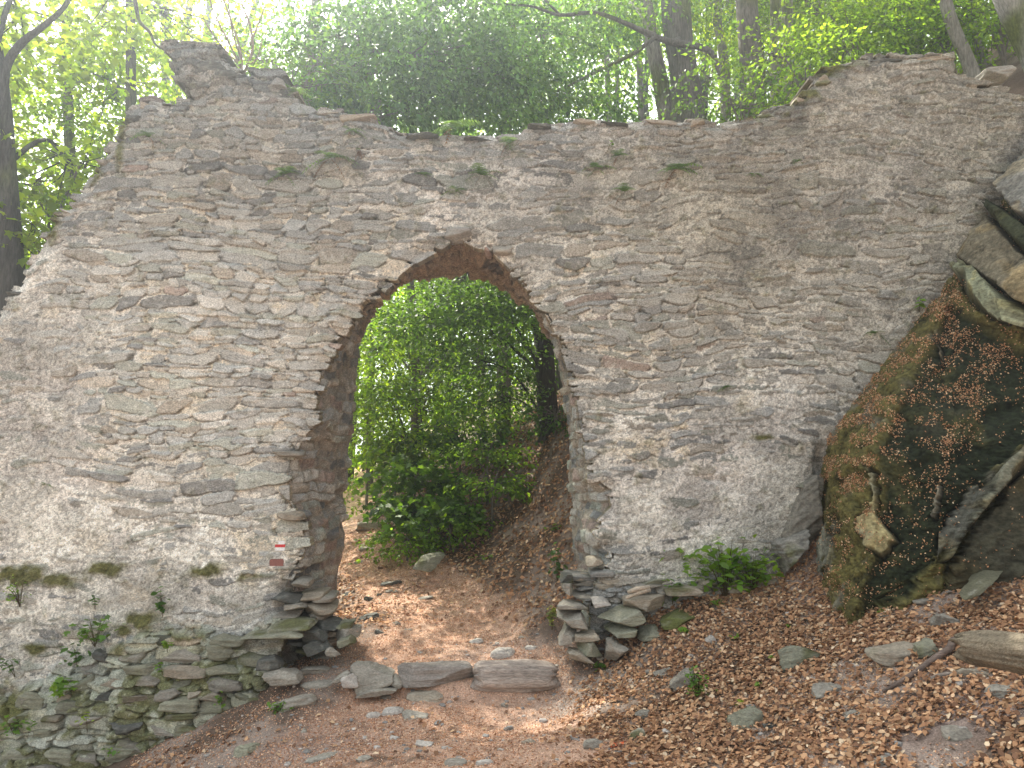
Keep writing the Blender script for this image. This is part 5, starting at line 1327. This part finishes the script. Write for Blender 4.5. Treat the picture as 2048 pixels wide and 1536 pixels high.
# shrubs on the slope beyond the arch
for i, (a, b, Y, rx, rz, n, c, tm, ls, lab) in enumerate([
 (830, 950, 12.6, .62, .38, 90, MDG, MAPLE, .11, 'large leaved shrub beside the path beyond the arch'),
 (860, 1015, 11.9, .62, .28, 90, MDG, MAPLE, .11, 'broad shrub in the middle of the bank beyond the arch'),
 (800, 1015, 12.6, .35, .3, 45, DKG, MAPLE, .10, 'dark low shrub leaning over the path bend'),
 (815, 1080, 11.6, .45, .2, 70, BRG, OVAL, .07, 'small shrub just above the leaning mossy slab'),
 (975, 905, 12.5, .7, .2, 50, BRG, OVAL, .085, 'bright shrub with layered leaves high on the bank'),
 (985, 965, 11.9, .55, .13, 46, BRG, OVAL, .085, 'bright low branches over the dark hollow'),
 (900, 1050, 11.6, .5, .2, 60, BRG, OVAL, .07, 'yellow green sprig above the leaf slope'),
 (920, 880, 13.6, .9, .4, 90, DKG, OVAL, .08, 'dark shrub under the slope trees'),
 (1110, 830, 12.5, .5, .3, 50, DKG, OVAL, .07, 'dark shrub against the right jamb'),
 (735, 820, 17, .6, .7, 80, BRG, OVAL, .09, 'sunlit shrub at the path end by the left jamb'),
 (790, 905, 14.5, .5, .4, 70, MDG, MAPLE, .11, 'shrub arching over the path end'),
]):
    tree('shrub', lab, [(a, b + 60, Y, 5), (a, b + 20, Y, 4), (a + 10, b - 20, Y, 3)], [(a, b, Y, rx, rx * .8, rz, n)], c, 160 + i, group='shrubs on the bank beyond the arch', lsize=ls, nl=9 if tm is MAPLE else 13, tm=tm, mat='leaf_bright', droop=.2, length=.45, cat='shrub', seg=6)
# far wood
def far_wood():
    r = np.random.default_rng(900)
    m = MB()
    for (n, xr, yr, z0, z1, s, base) in [(1300, (-5, 3.5), (18, 23), 0, 6, .13, BRG), (2600, (-4, 9), (18, 24), 4, 13, .14, MDG), (1100, (-24, -3), (17, 26), 0, 14, .15, YLG), (2600, (-26, -2), (19, 30), -4, 15, .17, BRG), (2600, (-34, 4), (30, 42), -4, 22, .22, YLG), (6500, (-3, 26), (20, 30), 3, 20, .18, (.085, .175, .045)), (5200, (0, 40), (30, 44), 4, 30, .24, BRG), (1500, (-9, 4), (22, 30), 1, 8, .15, BRG)]:
        x = r.uniform(*xr, n); y = r.uniform(*yr, n); z = g(x, y) * .5 + r.uniform(z0, z1, n)
        pos = np.stack([x, y, z], -1)
        k = (fbm3(pos, .28, 3, 5) > .44)
        # openings where the white sky shows through
        a, b = proj(x, y, z)
        hole = (np.exp(-(((a - 600) / 55) ** 2 + ((b - 90) / 140) ** 2)) + .8 * np.exp(-(((a - 210) / 70) ** 2 + ((b - 390) / 90) ** 2)) + .25 * np.exp(-(((a - 1560) / 100) ** 2 + ((b - 40) / 40) ** 2)))
        k &= r.random(n) > hole * 1.1
        pos = pos[k]; S = len(pos)
        V, F, Cc = sprays(r, pos, r.uniform(0, 6.28, S), r.normal(.3, .3, S), 20, r.uniform(1.2, 2.2, S), s, DIAM, base, .3, .5)
        m.add(V, F, Cc)
    for i in range(46):
        x = r.uniform(-14, 30); y = r.uniform(19, 36); gz = float(g(x, y))
        V, F = tube([[x, y, gz - .3], [x + r.normal(0, .3), y, gz + 8], [x + r.normal(0, .8), y, gz + 18]], [r.uniform(.12, .28), .15, .08], 8, 4, i); m.add(V, F, bark_col(V, (.045, .04, .03), i))
    tag(m.build('distant_wood', M['leaf_bright'], None, False), 'sunlit green wood filling the background far behind the wall', None, None, 'stuff')
far_wood()

# ------------------------------------------------------------------ ferns and seedlings
def wall_y(px, py):
    p = P(px, py, Y0)
    i = int(np.clip((p[0] + 7) / GS, 0, U.shape[1] - 1)); j = int(np.clip((p[2] + 1.9) / GS, 0, U.shape[0] - 1))
    return float(Yw[j, i])
def fern(px, py, size, label, seed, nf=9, base=(.11, .19, .07), dead=.2, up=.6):
    size = size * 1.45; nf = nf + 3
    r = np.random.default_rng(seed)
    Y = wall_y(px, py); o = P(px, py, Y + .01)
    m = MB()
    for k in range(nf):
        yaw = r.uniform(-1.5, 1.5); L = size * r.uniform(.6, 1.1)
        dead_ = r.random() < dead
        t = np.linspace(0, 1, 12)
        el = up + r.normal(0, .3) if not dead_ else -.4
        L = L * (.55 if dead_ else 1)
        dirx = math.sin(yaw); diry = -abs(math.cos(yaw)) * .8
        pts = np.stack([dirx * L * t * math.cos(el * .6), diry * L * t * .7, L * (math.sin(el) * t - .75 * t ** 2 * (1.1 if not dead_ else 1.4))], -1)
        c = np.array(base) * r.uniform(.7, 1.5) if not dead_ else np.array([.16, .08, .05])
        V, F = tube(pts[::3], [.002, .0018, .0015, .001], 4, 2, k); m.add(V, F, c * .8)
        side = np.cross(pts[-1] - pts[0], [0, 0, 1.0]); side /= np.linalg.norm(side) + 1e-6
        for i in range(1, 12):
            w = L * .22 * math.sin(min(1, t[i] * 1.15 + .08) * math.pi) ** .7
            fw = (pts[i] - pts[i - 1])
            for s_ in (-1, 1):
                a = pts[i]; tip = a + side * s_ * w + fw * .7 - np.array([0, 0, w * .25])
                m.add(np.array([a - fw * .28, a + fw * .30, tip + fw * .12, tip]), [np.array([[0, 1, 2, 3]])], c * r.uniform(.8, 1.2))
    ob = m.build('fern', M['leaf'], None, False)
    ob.location = o
    return tag(ob, label, 'fern', 'small ferns rooted in the wall face')
FR = [(660, 318, .30, 'lush fern hanging left of the wall centre high on the face', 10, .2), (700, 262, .16, 'tiny fern under the crest left of centre', 6, .1), (570, 350, .24, 'pale feathery fern below the pinnacle', 9, 0), (300, 275, .18, 'fern near the upper left slope of the wall', 7, .1),
      (965, 352, .24, 'fern with dead fronds above the arch point', 10, .45), (905, 255, .30, 'large fern on the wall crest with brown fronds', 11, .25), (1195, 340, .20, 'upright tufted fern right of the arch axis', 10, 0), (1235, 312, .16, 'small green fern tuft right of centre below the crest', 7, .1),
      (1248, 385, .18, 'fern over a dark red hollow right of the arch', 8, .2), (1352, 340, .26, 'wide fern sitting in a reddish crevice', 10, .3), (910, 385, .14, 'small yellowish fern directly above the arch', 7, 0), (1020, 285, .20, 'fern with brown fronds at the dip in the crest', 7, .5),
      (1505, 350, .10, 'tiny green fern tuft on the upper right face', 5, 0), (1452, 775, .10, 'little fern tuft in the middle right face', 6, 0), (1748, 668, .14, 'pale fern close to the mossy outcrop', 7, 0), (590, 185, .20, 'fern under the right shoulder of the pinnacle', 8, 0), (845, 350, .12, 'small wispy fern left above the arch', 6, .1), (1595, 325, .09, 'minute fern tuft on the far right face', 5, 0), (720, 300, .16, 'drooping brown fern beneath the crest', 7, .7), (95, 970, .10, 'pale sprout on the lower left wall', 5, 0)]
for i, (a, b, s, lab, nf, dd) in enumerate(FR):
    fern(a, b, s, lab, 700 + i, nf, dead=dd)
def seedling(px, py, hpx, wpx, n, label, seed, base=MDG, tm=OVAL, ls=.06, on='ground', Yd=None, group=None, name='seedling', mat='leaf', cat='plant'):
    r = np.random.default_rng(seed)
    if on == 'ground': o = hit(px, py)
    elif on == 'wall': o = P(px, py, wall_y(px, py) - .01)
    else: o = P(px, py, Yd)
    s = o[1] / FPX; H_ = hpx * s; Wd = wpx * s; n = int(n * 1.3); ls = ls * 1.15; base = tuple(c * 1.35 for c in base)
    m = MB()
    ns = max(1, n // 9)
    tips = []
    for k in range(ns):
        tp = np.array([r.uniform(-.35, .35) * Wd, -abs(r.normal(0, .12)) * Wd - (.05 if on == 'wall' else 0), H_ * r.uniform(.6, 1)])
        V, F = tube([[0, 0, -.02], tp * .5 + [0, 0, .02], tp], [.0035, .003, .0015], 5, 3, k); m.add(V, F, (.12, .09, .05))
        tips.append(tp)
    tips = np.array(tips)
    i = r.integers(0, ns, n); t = r.uniform(.25, 1.05, n)
    pos = tips[i] * t[:, None] + r.normal(0, 1, (n, 3)) * np.array([Wd * .20, Wd * .10, H_ * .08])
    pos[:, 2] = np.maximum(pos[:, 2], .01)
    if on != 'ground': pos[:, 1] = -np.abs(pos[:, 1]) - .02
    R = rotm(r.uniform(0, 6.28, n), r.normal(-.2, .3, n), r.normal(0, .35, n))
    V, F, Cc = place_leaves(tm - [0, .3, 0], pos, R, ls * r.uniform(.6, 1.2, n), green(r, n, base, .2, .3)); m.add(V, F, Cc)
    ob = m.build(name, M[mat], None, False); ob.location = o
    return tag(ob, label, cat, group)
GP = 'young green plants at the foot of the wall'
for i, (a, b, h, w, n, lab, on, tm, ls, c) in enumerate([
 (1385, 1190, 110, 130, 110, 'leafy seedling spreading left against the wall base', 'ground', OVAL, .088, BRG),
 (1450, 1200, 120, 130, 130, 'tallest leafy seedling in front of the pale wall base', 'ground', OVAL, .09, BRG),
 (1505, 1185, 80, 110, 90, 'leafy seedling at the right of the wall base clump', 'ground', OVAL, .088, BRG),
 (1345, 1205, 50, 50, 26, 'low seedling beside the bleached sticks', 'wallf', OVAL, .06, MDG),
 (1430, 1215, 20, 30, 10, 'tiny seedling under the tallest leafy one', 'ground', OVAL, .05, BRG),
 (190, 1290, 60, 90, 46, 'spreading dark green plant on the left footing', 'wallf', MAPLE, .06, MDG),
 (155, 1335, 50, 60, 20, 'drooping plant left of the spreading dark green one', 'wallf', OVAL, .07, DKG),
 (120, 1395, 40, 60, 26, 'maple like seedling on the mossy footing', 'wallf', MAPLE, .08, BRG),
 (325, 1230, 60, 30, 14, 'tall thin climbing plant with broad leaves on left wall', 'wallf', OVAL, .075, DKG),
 (190, 1215, 40, 20, 8, 'small sprig on the grey band of the left wall', 'wallf', OVAL, .05, DKG),
 (30, 1350, 40, 50, 18, 'plant at the left edge above the mossy footing', 'wallf', OVAL, .06, DKG),
 (30, 1470, 50, 70, 30, 'bright plant at the lower left corner footing', 'wallf', OVAL, .055, MDG),
 (335, 1300, 22, 26, 9, 'small plant with a yellow bloom on the left footing', 'wallf', MAPLE, .05, BRG),
 (325, 1345, 26, 26, 8, 'little plant below the yellow blooming one', 'wallf', OVAL, .05, MDG),
 (445, 1420, 40, 26, 14, 'slim seedling at the right part of left footing', 'wallf', OVAL, .05, MDG),
 (175, 1460, 36, 26, 10, 'yellow green sprig on the mossy footing', 'wallf', OVAL, .045, YLG),
 (390, 1475, 14, 50, 18, 'row of small leaves where the footing meets the path', 'wallf', OVAL, .045, BRG),
 (245, 1505, 16, 60, 16, 'low leaves at the bottom of the left footing', 'wallf', OVAL, .05, MDG),
 (552, 1428, 26, 44, 26, 'small seedling on the mossy slate left of the path', 'ground', OVAL, .05, MDG),
 (578, 1368, 22, 18, 9, 'tiny plant on the grey block of the left pile', 'wallf', OVAL, .045, BRG),
 (40, 1210, 50, 50, 60, 'pale green moss like clump hanging on the left wall', 'wallf', OVAL, .03, BRG),
 (1196, 1345, 22, 30, 18, 'small herb at the foot of the right stack', 'ground', OVAL, .045, MDG),
 (1104, 1262, 56, 16, 22, 'pale leaves squeezed beside the right stack on path side', 'ground', OVAL, .07, (.16, .21, .10)),
 (1395, 1400, 60, 56, 90, 'small dense bush in the middle of the leaf bank', 'ground', OVAL, .035, MDG),
 (1375, 1270, 16, 20, 8, 'sprig beside the moss covered bank slab', 'ground', MAPLE, .05, BRG),
 (1470, 1282, 14, 20, 7, 'tiny green sprig above the middle of the bank', 'ground', OVAL, .04, BRG),
 (1580, 1256, 8, 20, 3, 'single green leaf on the upper bank', 'ground', OVAL, .06, BRG),
 (1545, 1322, 14, 12, 2, 'upright green leaf by the pointed mossy rock', 'ground', OVAL, .06, BRG),
 (1515, 1378, 16, 14, 5, 'little sprig left of the pointed mossy rock', 'ground', OVAL, .04, BRG),
 (1480, 1415, 18, 10, 5, 'pale green shoot on the mossy stump rock', 'ground', OVAL, .045, YLG),
 (1766, 1228, 12, 18, 6, 'small plant on the stone by the outcrop foot', 'ground', OVAL, .04, BRG),
 (1698, 1225, 10, 18, 7, 'sprig inside the looped root', 'ground', OVAL, .035, BRG),
 (1918, 1140, 18, 36, 22, 'green tuft at foot of the shadowed lower block', 'ground', OVAL, .045, MDG),
 (2008, 1130, 18, 34, 18, 'green tuft by the long greenish slab at right', 'ground', OVAL, .045, BRG),
 (1838, 620, 30, 24, 9, 'broad leaved sprout in the gap between wall and outcrop', 'wallf', OVAL, .06, BRG),
 (1115, 1165, 80, 40, 30, 'dark seedling on the slope just inside the right jamb', 'ground', OVAL, .07, DKG),
 (1108, 1065, 20, 40, 14, 'small seedling higher on the slope by right jamb', 'ground', OVAL, .07, MDG),
 (970, 1120, 14, 60, 20, 'low green sprigs on the leaf slope beyond the slab', 'ground', OVAL, .06, BRG),
 (1215, 300, 14, 30, 10, 'sprout in the upper wall right of centre', 'wallf', OVAL, .03, MDG),
]):
    if on == 'wallf':
        seedling(a, b, h, w, n, lab, 800 + i, c, tm, ls, 'wall', None, GP)
    else:
        seedling(a, b, h, w, n, lab, 840 + i, c, tm, ls, 'ground', None, GP if i < 5 else 'small green plants on the forest floor')

# ------------------------------------------------------------------ haze
def haze():
    m, nt, out = mk('thin_haze')
    v = nt.nodes.new('ShaderNodeVolumePrincipled')
    v.inputs['Color'].default_value = (.80, .90, 1.0, 1); v.inputs['Density'].default_value = .0034; v.inputs['Anisotropy'].default_value = .76  # thin haze, its scatter shaped to stand in for sun glare
    nt.links.new(v.outputs[0], out.inputs['Volume'])
    x0, x1, y0, y1, z0, z1 = -310, 310, -110, 410, -14, 45
    V = [(x, y, z) for z in (z0, z1) for y in (y0, y1) for x in (x0, x1)]
    F = np.array([(0, 2, 3, 1), (4, 5, 7, 6), (0, 1, 5, 4), (2, 6, 7, 3), (0, 4, 6, 2), (1, 3, 7, 5)])
    tag(mesh('haze', V, [F], m, None, None, False), 'faint bluish haze in the wood, shaped to give the sun glare', None, None, 'stuff')
haze()
